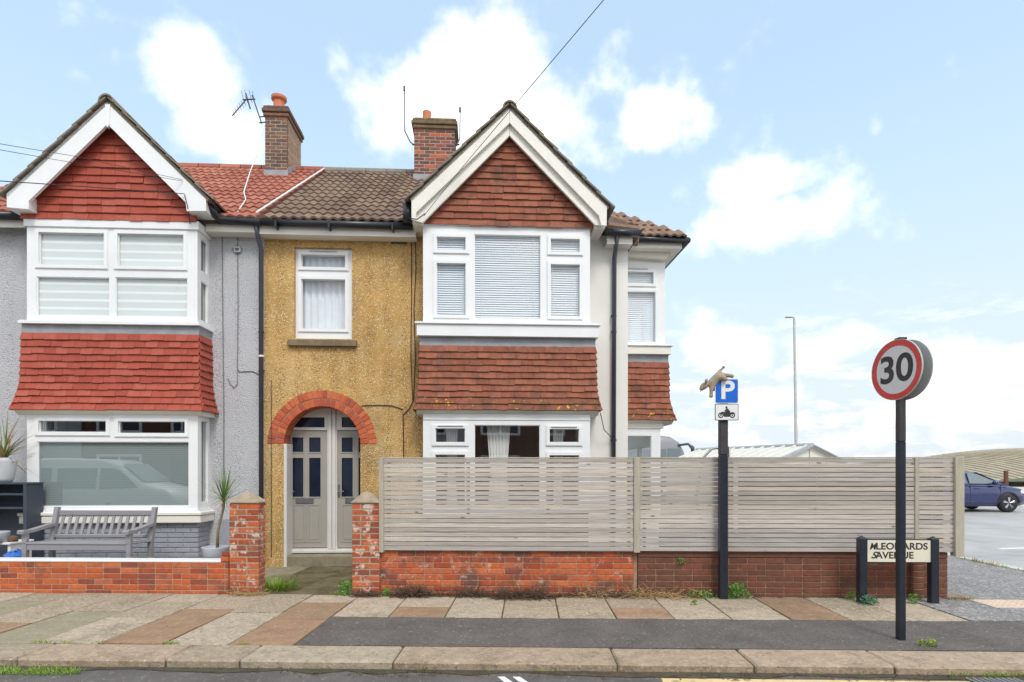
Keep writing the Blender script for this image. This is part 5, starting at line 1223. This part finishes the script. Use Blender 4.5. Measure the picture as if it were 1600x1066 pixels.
# yagi aerial on the left chimney
YA = 2.9
ae = thing('television_aerial', 'spiky television aerial clamped to the left chimney', 'aerial', H, hw(411, 190, YA))
MB().tube([hw(409, 193, YA), hw(394, 149, YA)], .014, 6).build('mast', m_black, ae)
MB().tube([hw(363, 181, YA - .3), hw(386, 154, YA)], .012, 6).build('boom', m_black, ae)
MB().tube([hw(379, 156, YA - .05), hw(399, 155, YA + .05)], .013, 6).build('cross_boom', m_black, ae)
MB().tube([hw(384, 146, YA + .0), hw(391, 170, YA + .0)], .016, 6).build('reflector', m_black, ae)
for k in range(7):
    u, v = 366 + k * 3.2, 178 - k * 3.8; MB().tube([hw(u - 2.5, v - 6, YA - .25 + k * .03), hw(u + 2, v + 6, YA - .25 + k * .03)], .005, 4).build('element', m_greypipe, ae)
for u, v in ((377, 142), (382, 141), (389, 141), (394, 143)): MB().tube([hw(u, v, YA), hw(u + 5, v + 20, YA)], .005, 4).build('element', m_greypipe, ae)
for v in (183, 192): MB().tube([hw(405, v, YA), hw(414, v - 1, 2.95)], .012, 6).build('clamp', m_black, ae)
for (pts, l) in (([(632, 137), (632.5, 205), (641, 222), (646, 226)], 'tall bent aerial pole on left side of the red chimney'), ([(719, 170), (718.5, 218), (712, 226)], 'short aerial pole on right side of the red chimney')):
    t = thing('aerial_pole', l, 'aerial', H, hw(*pts[-1], 3.1))
    MB().tube([hw(u, v, 3.1) for u, v in pts], .013, 6).build('pole', m_greypipe, t)
    u, v = pts[0]; MB().box(*[f_ for a_, b_ in zip(hw(u - 2, v + 4, 3.08), hw(u + 1.5, v - 1, 3.12)) for f_ in (a_, b_)]).build('tip_clamp', m_greypipe, t)
    u, v = pts[-1]; MB().tube([hw(u - 2, v, 3.1), hw(u + 6, v, 3.1)], .016, 6).build('bracket', m_greypipe, t)

# ================================================================== BACKGROUND
# street lamp
LY = 30; lx = (1241 - U0) / F * LY; lz = CAMH + (VH - 496) / F * LY
lp = thing('street_lamp', 'tall slim grey street lamp behind the pale shed', 'street lamp', W, (lx + .1, LY, 0))
MB().tube([(lx + .15, LY, -.1), (lx + .12, LY, 1.5), (lx + .0, LY, lz - .1), (lx, LY, lz)], [.11, .085, .06, .05], 10).build('column', m_signgrey, lp, True)
MB().tube([(lx, LY, lz - .03), (lx - .18, LY, lz + .03), (lx - .35, LY, lz + .0)], .04, 8).build('bracket', m_signgrey, lp)
MB().box(lx - .46, lx - .12, LY - .09, LY + .09, lz - .03, lz + .05, .03).build('lantern', m_signgrey, lp)
# pale ribbed shed
def wpt(u, v, Y): return Vector(((u - U0) / F * Y, Y, CAMH - (v - VH) / F * Y))
A = wpt(1270, 697, 22); B = wpt(1085, 704.5, 27.2); B.z = A.z
rd = (B - A).normalized(); pr = Vector((rd.y, -rd.x, 0))      # pr points to the right/front side
if pr.x < 0: pr = -pr
hwid, drop = 1.95, .58
sh = thing('shed', 'pale shed with ribbed low pitched roof behind the right fence', 'shed', W, (A.x, A.y, 0))
gl, gr = A - pr * hwid - Vector((0, 0, drop)), A + pr * hwid - Vector((0, 0, drop))
def quad(mb, pts): mb.add(pts, [tuple(range(len(pts)))])
mb = MB(); g0 = [gl - Vector((0, 0, 2.2)), gr - Vector((0, 0, 2.2)), gr, A, gl]; ins = rd * .12
mb.add([p + ins for p in g0] + [p + rd * 5.7 for p in g0], [(0, 1, 2, 3, 4), (9, 8, 7, 6, 5), (0, 5, 6, 1), (1, 6, 7, 2), (4, 9, 5, 0)])
mb.build('wall', m_shedwall, sh)
for sgn in (-1, 1):
    e0 = A + pr * sgn * (hwid + .15) - Vector((0, 0, drop * (1 + .15 / hwid))); up = Vector((0, 0, .03))
    mb = MB(); q = [A + up, e0 + up, e0 + rd * 5.8 + up, A + rd * 5.8 + up]; mb.add(q + [p - Vector((0, 0, .05)) for p in q], [(0, 1, 2, 3), (7, 6, 5, 4), (0, 4, 5, 1), (1, 5, 6, 2), (2, 6, 7, 3), (3, 7, 4, 0)])
    rp_ = mb.build('roof_sheet', m_shedroof, sh)
    for k in range(12):
        o_ = rd * (.2 + k * .48); MB().tube([A + o_ + up * 1.7, e0 + o_ + up * 1.7], .04, 5).build('rib', m_shedroof, rp_)
mb = MB().tube([A + Vector((0, 0, .05)), A + rd * 5.8 + Vector((0, 0, .05))], .07, 6).build('ridge_cap', m_galv, sh)
for sgn in (-1, 1):
    e0 = A + pr * sgn * (hwid + .15) - Vector((0, 0, drop * (1 + .15 / hwid)))
    MB().tube([A + Vector((0, 0, .03)), e0 + Vector((0, 0, .03))], .06, 5).build('verge_trim', m_galv, sh)
for f_ in (-.02, .5): 
    p_ = A + pr * f_ * hwid; MB().tube([p_ + ins * .9 - Vector((0, 0, .1 + abs(f_) * drop)), p_ + ins * .9 - Vector((0, 0, 2.4))], .015, 4).build('panel_joint', m_galv, sh)
# curved roof hall
hl_ = thing('hall', 'long low hall with curved weathered ribbed roof behind the blue car', 'building', W, (24, 28, 0))
mb = MB(); prof = []
for k in range(15):
    t = k / 14; prof.append((23.5 + 13 * t, .85 + 1.78 * math.sin(math.pi * (.10 + .80 * t)) ** .8))
XA, XB = 18.2, 60
vs = [(XA - 1.6 * (p[1] - .8) * 0 , p[0], p[1]) for p in prof] + [(XB, p[0], p[1]) for p in prof]
# hipped left end: the sheet rises gradually from the fence post to its full height
nseg = 12; vs = []; fs = []
for i in range(nseg + 1):
    t = i / nseg; xx = XA + (26.5 - XA) * t; sc_ = .42 + .58 * math.sin(t * math.pi / 2) ** .9
    for (y, z) in prof: vs.append((xx, y, .55 + (z - .55) * sc_))
for (y, z) in prof: vs.append((XB, y, z))
nq = len(prof)
for i in range(nseg + 1):
    for j in range(nq - 1): fs.append((i * nq + j, i * nq + j + 1, (i + 1) * nq + j + 1, (i + 1) * nq + j))
rfh = MB().add(vs, fs).build('roof', m_rustyroof, hl_, True)
def hall_z(xx, y, z):
    t = min(1, (xx - XA) / (26.5 - XA)); return .55 + (z - .55) * (.42 + .58 * math.sin(t * math.pi / 2) ** .9) + .02
for k in range(56):
    xx = XA + .1 + k * .30; MB().tube([(xx + .0 * j, y, hall_z(xx, y, z)) for j, (y, z) in enumerate(prof[:9])], .035, 4).build('rib', m_rustyroof, rfh)
MB().box(XA, XB, 23.6, 36.4, -.2, .86).build('wall', m_shedwall, hl_)
MB().box(wpt(1571, 738, 22.8).x, wpt(1576, 738, 22.8).x, 22.8, 22.9, -.1, CAMH - (735.5 - VH) / F * 22.8, .01).build('bollard', m_brickbrown, None, False, 'short brown bollard behind the blue car', 'bollard')
# far bank so the horizon is closed
MB().slab([(-250, 60), (400, 60), (400, 66), (-250, 66)], -.1, .8).build('far_bank', mat('far_grass', (.16, .17, .12), rough=.9, nscale=.3, var=.2), kind='structure')
# blue car
def loft(secs, m, name, parent, smooth=True, close=True):
    mb = MB(); n_ = len(secs[0]); vs = [p for s_ in secs for p in s_]; fs = []
    for i in range(len(secs) - 1):
        for k in range(n_ - (0 if close else 1)): fs.append((i * n_ + k, i * n_ + (k + 1) % n_, (i + 1) * n_ + (k + 1) % n_, (i + 1) * n_ + k))
    if close: fs += [tuple(range(n_))[::-1], tuple(range((len(secs) - 1) * n_, len(secs) * n_))]
    return mb.add(vs, fs).build(name, m, parent, smooth)
def vehicle(t, M0, prof_low, prof_top, wid, wheels, wr, paint, glass_side, ws, name_body='body', roofm=None, lights=True):
    """side profiles (x,zbottom,zshoulder,half width) and cabin (x,zroof,half width at roof); x runs to the nose"""
    secs = []
    for (x, z0, z1, hw_) in prof_low:
        secs.append([(x, -hw_ * .93, z0), (x, -hw_, z0 + .16), (x, -hw_, z1 - .18), (x, -hw_ * .965, z1 - .05), (x, -hw_ * .86, z1), (x, hw_ * .86, z1), (x, hw_ * .965, z1 - .05), (x, hw_, z1 - .18), (x, hw_, z0 + .16), (x, hw_ * .93, z0)])
    b = loft(secs, paint, name_body, t); b.matrix_basis = M0
    for me_ in [b.data]:
        pass
    return b
def wheel(parent, M0, x, y, r, side, spokes=5):
    wgrp = MB().lathe([(r * .66, -.10), (r * .93, -.105), (r, -.07), (r, .07), (r * .93, .105), (r * .66, .10)], (x, y, r), 32, 'y').build('wheel', m_tyre, parent, True); wgrp.matrix_basis = M0
    MB().lathe([(r * .69, -.085), (r * .70, -.098), (r * .62, -.098), (r * .60, -.05)], (x, y, r), 32, 'y').build('rim', m_alloy, wgrp)
    MB().lathe([(r * .60, -.03), (.01, -.03)], (x, y, r), 20, 'y').build('hub_back', m_tyre, wgrp)
    MB().lathe([(r * .14, -.10), (r * .12, -.03)], (x, y, r), 14, 'y').build('hub', m_alloy, wgrp)
    for k in range(spokes):
        for da in (-.13, .13):
            a = 2 * math.pi * k / spokes + math.pi / 2
            p0 = Vector((x + r * .1 * math.cos(a), y - .085, r + r * .1 * math.sin(a))); p1 = Vector((x + r * .63 * math.cos(a + da), y - .085, r + r * .63 * math.sin(a + da)))
            MB().tube([p0, p1], .022 * r / .32, 5).build('spoke', m_alloy, wgrp)
    return wgrp
CY, CZ = 20.0, .10
cxw = (1577 - U0) / F * CY
car = thing('parked_car', 'dark blue hatchback car parked across the road on the right', 'car', W, (cxw - 1.3, CY + .88, CZ))
M0 = Matrix.Translation((cxw, CY + .88, CZ)) @ Matrix.Rotation(-.02, 4, 'Z')
low = [(-3.45, .42, .92, .70), (-3.3, .30, 1.0, .82), (-2.7, .22, .98, .875), (-1.4, .20, .97, .885), (-.5, .20, .95, .885), (0, .20, .90, .88), (.45, .22, .83, .84), (.72, .28, .74, .74), (.84, .36, .62, .60)]
body = vehicle(car, M0, low, None, 0, None, .315, m_carblue, None, None)
top = [(-3.38, 1.0, 1.02, .72, .70), (-2.9, .97, 1.34, .78, .60), (-2.3, .96, 1.42, .79, .60), (-1.5, .96, 1.43, .79, .60), (-.95, .955, 1.36, .79, .59), (-.5, .945, 1.19, .79, .62), (.02, .91, .935, .77, .74)]
secs = [[(x, -wb_, z0 - .03), (x, -wb_ + (wb_ - wt_) * .1, z0 + .02), (x, -wt_ - .03, z1 - .05), (x, -wt_ + .06, z1), (x, wt_ - .06, z1), (x, wt_ + .03, z1 - .05), (x, wb_ - (wb_ - wt_) * .1, z0 + .02), (x, wb_, z0 - .03)] for x, z0, z1, wb_, wt_ in top]
cab = loft(secs, m_carblue, 'cabin', car); cab.matrix_basis = M0
def cpane(name, pts, m, eps=.006):
    o_ = MB().add([(x, y - eps, z) for x, y, z in pts] + [(x, y + .01, z) for x, y, z in pts], [tuple(range(len(pts))), tuple(range(2 * len(pts) - 1, len(pts) - 1, -1))] + [(i, (i + 1) % len(pts), (i + 1) % len(pts) + len(pts), i + len(pts)) for i in range(len(pts))]).build(name, m, car); o_.matrix_basis = M0
def sy(z): return -(.785 - (z - .96) / .42 * .165)
for xs in ([(-2.05, .985), (-1.35, .985), (-1.35, 1.36), (-1.95, 1.35)], [(-1.25, .985), (-.30, .975), (-.42, 1.06), (-.92, 1.31), (-1.25, 1.36)], [(-2.85, .99), (-2.15, .985), (-2.05, 1.345), (-2.5, 1.31)]):
    cpane('side_window', [(x, sy(z) - .012, z) for x, z in xs], m_carglass)
o_ = MB().add([(-.02, -.66, .955), (-.02, .66, .955), (-.86, .53, 1.352), (-.86, -.53, 1.352)], [(0, 1, 2, 3)]).build('windscreen', m_lamp, car); o_.matrix_basis = M0 @ Matrix.Translation((.03, 0, .022))
wheel(car, M0, 0, -.80, .315, -1); wheel(car, M0, 0, .80, .315, 1); wheel(car, M0, -2.69, -.80, .315, -1); wheel(car, M0, -2.69, .80, .315, 1)
for k in range(14):
    a0, a1 = math.pi * k / 14, math.pi * (k + 1) / 14
    for xo in (0, -2.69):
        o_ = MB().prism([(xo + r * math.cos(t), .315 + r * math.sin(t)) for r, t in ((.335, a0), (.385, a0), (.385, a1), (.335, a1))], -.893, -.80).build('wheel_arch', m_tyre if k % 1 == 0 else m_carblue, car); o_.matrix_basis = M0
for zz, hh, nm, mm in ((.58, .006, 'crease', m_carblue), (.36, .012, 'sill', m_carblue), (.94, .008, 'waist_trim', m_tyre)):
    o_ = MB().box(-2.3 if nm == 'sill' else -3.1, -.36 if nm == 'sill' else .05, -.895, -.87, zz - hh, zz + hh, .004).build(nm, mm, car); o_.matrix_basis = M0
for xx in (-1.30, -.28): o_ = MB().box(xx, xx + .008, -.8885, -.87, .32, .92).build('door_gap', m_tyre, car); o_.matrix_basis = M0
o_ = MB().box(-1.18, -.98, -.905, -.886, .80, .83, .006).build('door_handle', m_carblue, car); o_.matrix_basis = M0
o_ = MB().lathe([(.02, 0), (.09, .03), (.10, .10), (.07, .16), (.02, .17)], (0, 0, 0), 12, 'x').build('door_mirror', m_carblue, car, True); o_.matrix_basis = M0 @ Matrix.Translation((-.58, -.93, 1.03)) @ Matrix.Diagonal((1, 1, .75, 1))
o_ = MB().lathe([(.05, -.005), (.03, .0)], (0, 0, 0), 12, 'x').build('mirror_trim', m_tyre, car); o_.matrix_basis = M0 @ Matrix.Translation((-.5, -.88, 1.0))
o_ = MB().prism([(.42, .66), (.76, .60), (.78, .66), (.70, .735), (.46, .755)], -.80, -.60).build('headlight', m_lamp, car); o_.matrix_basis = M0 @ Matrix.Translation((0, -.03, 0))
# coach behind the house
KY = 31; kx = (1079 - U0) / F * KY
co = thing('coach', 'silver and white coach with black mirror arm behind the house corner', 'coach', W, (kx - 3, KY, 0))
Mk = Matrix.Translation((kx - .3, KY + 1.2, .12))
secs = []
for (x, zt_, hw_) in ((-9, 3.25, 1.2), (-1.3, 3.28, 1.22), (-.75, 3.20, 1.2), (-.25, 2.9, 1.15), (.02, 2.4, 1.1), (.10, 1.2, 1.1), (.06, .4, 1.05)):
    secs.append([(x, -hw_, .35), (x, -hw_, zt_ - .25), (x, -hw_ + .15, zt_), (x, hw_ - .15, zt_), (x, hw_, zt_ - .25), (x, hw_, .35)])
o_ = loft(secs, m_coach, 'body', co); o_.matrix_basis = Mk
o_ = MB().box(-9, -1.0, -1.235, -1.2, 1.55, 2.55, .02).build('side_glass', m_carglass, co); o_.matrix_basis = Mk
o_ = MB().box(-.92, -.22, -1.225, -1.17, 1.45, 2.6, .02).build('cab_window', m_carglass, co); o_.matrix_basis = Mk
o_ = MB().box(-9, -.1, -1.232, -1.19, 1.40, 1.5, .01).build('white_band', m_white, co); o_.matrix_basis = Mk
o_ = MB().tube([(-.35, -1.15, 2.75), (.15, -1.25, 2.82), (.38, -1.28, 2.62), (.42, -1.28, 2.3)], [.06, .07, .11, .10], 8).build('mirror_arm', m_greypipe, co, True); o_.matrix_basis = Mk
o_ = MB().lathe([(.02, 0), (.14, .05), (.14, .2), (.02, .25)], (0, 0, 0), 10, 'x').build('side_mirror', m_tyre, co); o_.matrix_basis = Mk @ Matrix.Translation((-.75, -1.3, 1.85))
for x in (-1.6, -7): o_ = wheel(co, Mk, x, -1.05, .48, -1)
o_ = MB().tube([(-2.2, -.6, 3.2), (-2.2, -.6, 4.15)], .02, 5).build('whip_aerial', m_greypipe, co); o_.matrix_basis = Mk

# ---- across the street (seen in the window glass)
van = thing('parked_van', 'white van parked across the road, mirrored in the large left bay window', 'van', W, (-11.5, .3, -.08))
Mv = Matrix.Translation((-9.6, .2, -.085)) @ Matrix.Rotation(math.pi, 4, 'Z') @ Matrix.Scale(-1, 4, (1, 0, 0))
secs = []
for (x, zt_, hw_, z0) in ((-4.0, 1.75, .85, .5), (-3.9, 1.93, .93, .35), (-2.0, 1.97, .95, .28), (-.9, 1.93, .94, .28), (-.55, 1.80, .93, .28), (.15, 1.25, .95, .28), (.75, 1.10, .9, .3), (.95, .85, .8, .38)):
    secs.append([(x, -hw_, z0), (x, -hw_, min(1.05, zt_ - .1)), (x, -hw_ + (zt_ - 1.0) * .12, zt_ - .08), (x, -hw_ + .2, zt_), (x, hw_ - .2, zt_), (x, hw_ - (zt_ - 1.0) * .12, zt_ - .08), (x, hw_, min(1.05, zt_ - .1)), (x, hw_, z0)])
o_ = loft(secs, m_vanwhite, 'body', van, True); o_.matrix_basis = Mv
for pts in ([(-3.5, 1.12), (-2.2, 1.12), (-2.2, 1.68), (-3.45, 1.68)], [(-2.05, 1.12), (-1.05, 1.12), (-1.05, 1.68), (-2.05, 1.68)], [(-.95, 1.10), (.05, 1.14), (-.45, 1.62), (-.62, 1.68), (-.95, 1.68)]):
    for sg in (-1, 1):
        o_ = MB().add([(x, sg * (.965 - (z - 1.0) * .12), z) for x, z in pts] + [(x, sg * (.94 - (z - 1.0) * .12), z) for x, z in pts], [tuple(range(len(pts))), tuple(range(2 * len(pts) - 1, len(pts) - 1, -1))]).build('side_window', m_carglass, van); o_.matrix_basis = Mv
o_ = MB().add([(.12, -.78, 1.30), (.12, .78, 1.30), (-.5, .68, 1.80), (-.5, -.68, 1.80)], [(0, 1, 2, 3)]).build('windscreen', m_carglass, van); o_.matrix_basis = Mv @ Matrix.Translation((.02, 0, .02))
for x in (.15, -2.9):
    for y in (-.85, .85): wheel(van, Mv, x, y, .33, -1)
def opposite(x0, wall, lab):
    t = thing('opposite_house', lab, 'house', W, (x0 + 3, -11, 0), 'houses across the street seen in the glass')
    MB().box(x0, x0 + 5.9, -18, -11, -.1, 5.3).build('wall', wall, t)
    MB().prism_x([(-10.7, 5.25), (-14.5, 8.0), (-18.3, 5.25)], x0 - .05, x0 + 5.95).build('roof', m_rooftile_brown, t)
    for (xa, xb, za, zb) in ((.6, 2.6, .9, 2.3), (.6, 2.6, 3.3, 4.7), (3.9, 4.9, 3.3, 4.6)):
        w_ = MB().plate(x0 + xa, x0 + xb, za, zb, [(x0 + xa + .12, x0 + (xa + xb) / 2 - .04, za + .12, zb - .12), (x0 + (xa + xb) / 2 + .04, x0 + xb - .12, za + .12, zb - .12)], -11.0 + .002, -10.93).build('window', m_upvc, t)
        MB().box(x0 + xa + .1, x0 + xb - .1, -10.995, -10.97, za + .1, zb - .1).build('pane', m_darkglass, w_)
    MB().box(x0 + 3.9, x0 + 4.9, -10.998, -10.93, 0, 2.1).build('door', m_navy, t)
    MB().box(x0 + 5.2, x0 + 5.8, -15, -14, 7, 9.2).build('chimney', m_bricksoot, t)
for k in range(8): opposite(-30 + k * 6.0, (m_creamwall, m_greydash, m_brickbrown)[k % 3], ('cream', 'grey', 'brown brick')[k % 3] + ' house opposite, ' + ('first', 'second', 'third', 'fourth', 'fifth', 'sixth', 'seventh', 'eighth')[k] + ' along, seen only reflected in window glass')
# their pavement
MB().slab([(-40, -9), (40, -9), (40, -3.4), (-40, -3.4)], -.2, .02).build('far_pavement', m_footway, kind='structure')

# ================================================================== WEEDS AND LITTER (uncountable)
rw = random.Random(77)
def tuft(mb, x, y, z, r, h, n, w=.004, droop=.5):
    for _ in range(n):
        a = rw.uniform(0, 2 * math.pi); q = rw.random() ** .6 * r; e = rw.uniform(.35, 1.45)
        blade(mb, (x + q * math.cos(a), y + q * math.sin(a) * .5, z), (math.cos(a) * math.cos(e), math.sin(a) * math.cos(e), math.sin(e)), h * rw.uniform(.5, 1.1), w, droop, 3)
def leafy(mb, x, y, z, r, h, n, lw=.012):
    for _ in range(n):
        a = rw.uniform(0, 2 * math.pi); q = rw.random() ** .5; zz = rw.random()
        p = Vector((x + q * r * math.cos(a) * (1 - .5 * zz), y + q * r * .45 * math.sin(a) - .02, z + zz * h)); d1 = Vector((rw.uniform(-1, 1), rw.uniform(-1, 1), rw.uniform(-.3, 1))).normalized(); d2 = d1.cross(Vector((rw.uniform(-1, 1), rw.uniform(-1, 1), rw.uniform(-1, 1)))).normalized()
        s = lw * rw.uniform(.6, 1.3); mb.add([p - d1 * s, p + d2 * s * .6, p + d1 * s, p - d2 * s * .6], [(0, 1, 2, 3)])
    for _ in range(max(4, n // 25)):
        a = rw.uniform(0, 6.28); e = rw.uniform(.5, 1.4); blade(mb, (x, y - .02, z), (math.cos(a) * math.cos(e), math.sin(a) * math.cos(e) * .4 - .1, math.sin(e)), h, .003, .3, 3)
def twigs(mb, x0, x1, y, z, n, h):
    for _ in range(n):
        x = rw.uniform(x0, x1); p = Vector((x, y + rw.uniform(-.06, .02), z + rw.uniform(0, .02))); pts = [p]
        d1 = Vector((rw.uniform(-1, 1), rw.uniform(-.5, .1), rw.uniform(.0, .9)))
        for k in range(3):
            d1 = (d1 + Vector((rw.uniform(-.6, .6), rw.uniform(-.3, .3), rw.uniform(-.7, .2)))).normalized(); p = p + d1 * h * rw.uniform(.3, .6); p.z = max(p.z, z + .003); pts.append(p)
        mb.tube(pts, rw.uniform(.0015, .004), 3, False)
def stuff(mb, name, m, label, cat, fr=S):
    o = mb.build(name, m, None, False, label, cat, None, 'stuff'); return single(o, fr)
def sX(u, y): return S.X(u, y)
def plant(u, y, r, h, n, m, label, lw=.012, z=0):
    mb = MB(); leafy(mb, 0, 0, 0, r, h, n, lw); o = mb.build('weed', m, None, False, label, 'weed', 'weeds along the wall foot'); o.location = (sX(u, y), y, z); single(o, S)
plant(1152, -.08, .20, .17, 520, m_weed, 'bright green bushy weed at the foot of the parking sign post')
plant(1095, -.06, .24, .09, 260, m_weed, 'low green weed left of the parking sign post')
plant(1356, -.38, .13, .11, 260, m_weedblue, 'blue green weed at the left nameplate post')
plant(1328, -.10, .08, .10, 110, m_weed, 'small weed against wall left of nameplate')
plant(1424, -.30, .07, .11, 120, m_weed, 'small green weed below the nameplate right of the tall post')
plant(1434, -.14, .04, .08, 40, m_weed, 'tiny weed at the wall under the nameplate')
plant(540, -.02, .12, .17, 380, m_weed, 'leafy green weed at the left foot of the right gate pier')
plant(604, -.06, .07, .09, 130, m_weed, 'small green weed right of the right gate pier')
plant(1064, -.005, .07, .07, 80, m_weed, 'weed growing from a joint high in the brown wall', .010, S.Z(1064, 880, 0))
plant(1438, -1.95, .05, .05, 60, m_grass, 'small weed in tarmac right of the speed sign post')
plant(1452, -1.98, .07, .06, 80, m_grass, 'larger weed in tarmac right of the speed sign post')
plant(1084, -.42, .05, .05, 50, m_grass, 'little weed between slabs in front of the brown wall')
mb = MB(); tuft(mb, 0, 0, 0, .30, .20, 520, .004); o = mb.build('grass_tuft', m_grass, None, False, 'bright grass clump at the right foot of the left gate pier', 'grass'); o.location = (sX(428, .25), .3, 0); single(o, S)
mb = MB()
for u, y, r, n in ((530, -.03, .12, 60), (415, .1, .08, 50)): tuft(mb, sX(u, y), y, 0, r, .07, n, .004)
for u in (60, 75, 105, 157, 268, 275, 382, 262): tuft(mb, sX(u, KB + .03), KB + .02, 0, .06, .035, 26, .003)
for u in (1040, 1095, 1130): tuft(mb, sX(u, -.05), -.06, 0, .10, .06, 40, .003)
for k in range(90): u = rw.uniform(-20, 130); tuft(mb, sX(u, KF - .1), KF - .07 - rw.random() * .12, -.066, .05, .05, 10, .003)
for k in range(26): u = rw.uniform(0, 1600); tuft(mb, sX(u, KF), KF - .02, -.066, .03, .04, 8, .003)
for k in range(30): u = rw.uniform(1480, 1640); tuft(mb, sX(u, KF - .03), KF - .03, -.066, .05, .05, 12, .003)
for k in range(26): yy = rw.uniform(1.2, 3.4); tuft(mb, 7.74, yy, 0.0, .06, .07, 9, .004)
stuff(mb, 'grass', m_grass, 'short grass growing in the kerb joints and gutter', 'grass')
mb = MB()
twigs(mb, sX(620, -.05), sX(990, -.05), -.05, 0, 800, .09); twigs(mb, sX(780, -.12), sX(850, -.12), -.14, 0, 420, .12); twigs(mb, sX(556, -.06), sX(592, -.06), -.08, 0, 150, .08); twigs(mb, sX(625, -.05), sX(662, -.05), -.06, 0, 330, .12); twigs(mb, sX(720, -.05), sX(760, -.05), -.06, 0, 200, .10)
for k in range(160):
    u = rw.uniform(400, 1500); twigs(mb, sX(u, KF), sX(u + 10, KF), KF - .05 - rw.random() * .08, -.062, 1, .04)
stuff(mb, 'dead_twigs', m_twig, 'dark dead twigs matted along the foot of the orange wall', 'twigs')
mb = MB()
twigs(mb, sX(900, -.06), sX(1090, -.06), -.05, 0, 260, .13); twigs(mb, sX(362, -.1), sX(415, -.1), -.06, 0, 130, .08)
for k in range(60): u = rw.uniform(1482, 1520); tuft(mb, sX(u, -.10), -.10, 0, .05, .17 if u < 1495 else .09, 5, .002, 1.0)
for k in range(40): tuft(mb, 7.74, rw.uniform(2.4, 3.0), 0.0, .06, .10, 5, .003, .8)
stuff(mb, 'dry_grass', m_straw, 'straw coloured dry grass at wall ends and pier foot', 'grass')
mb = MB()
for k in range(200):
    u = rw.uniform(595, 1480); x = sX(u, -.03); s = rw.uniform(.015, .05); mb.lathe([(s, -.005), (s * .8, s * .18), (s * .2, s * .3)], (x, -.005 - rw.random() * .04, 0), 6)
stuff(mb, 'soil_line', m_soil, 'crumbled soil lying along the foot of the front walls', 'soil')
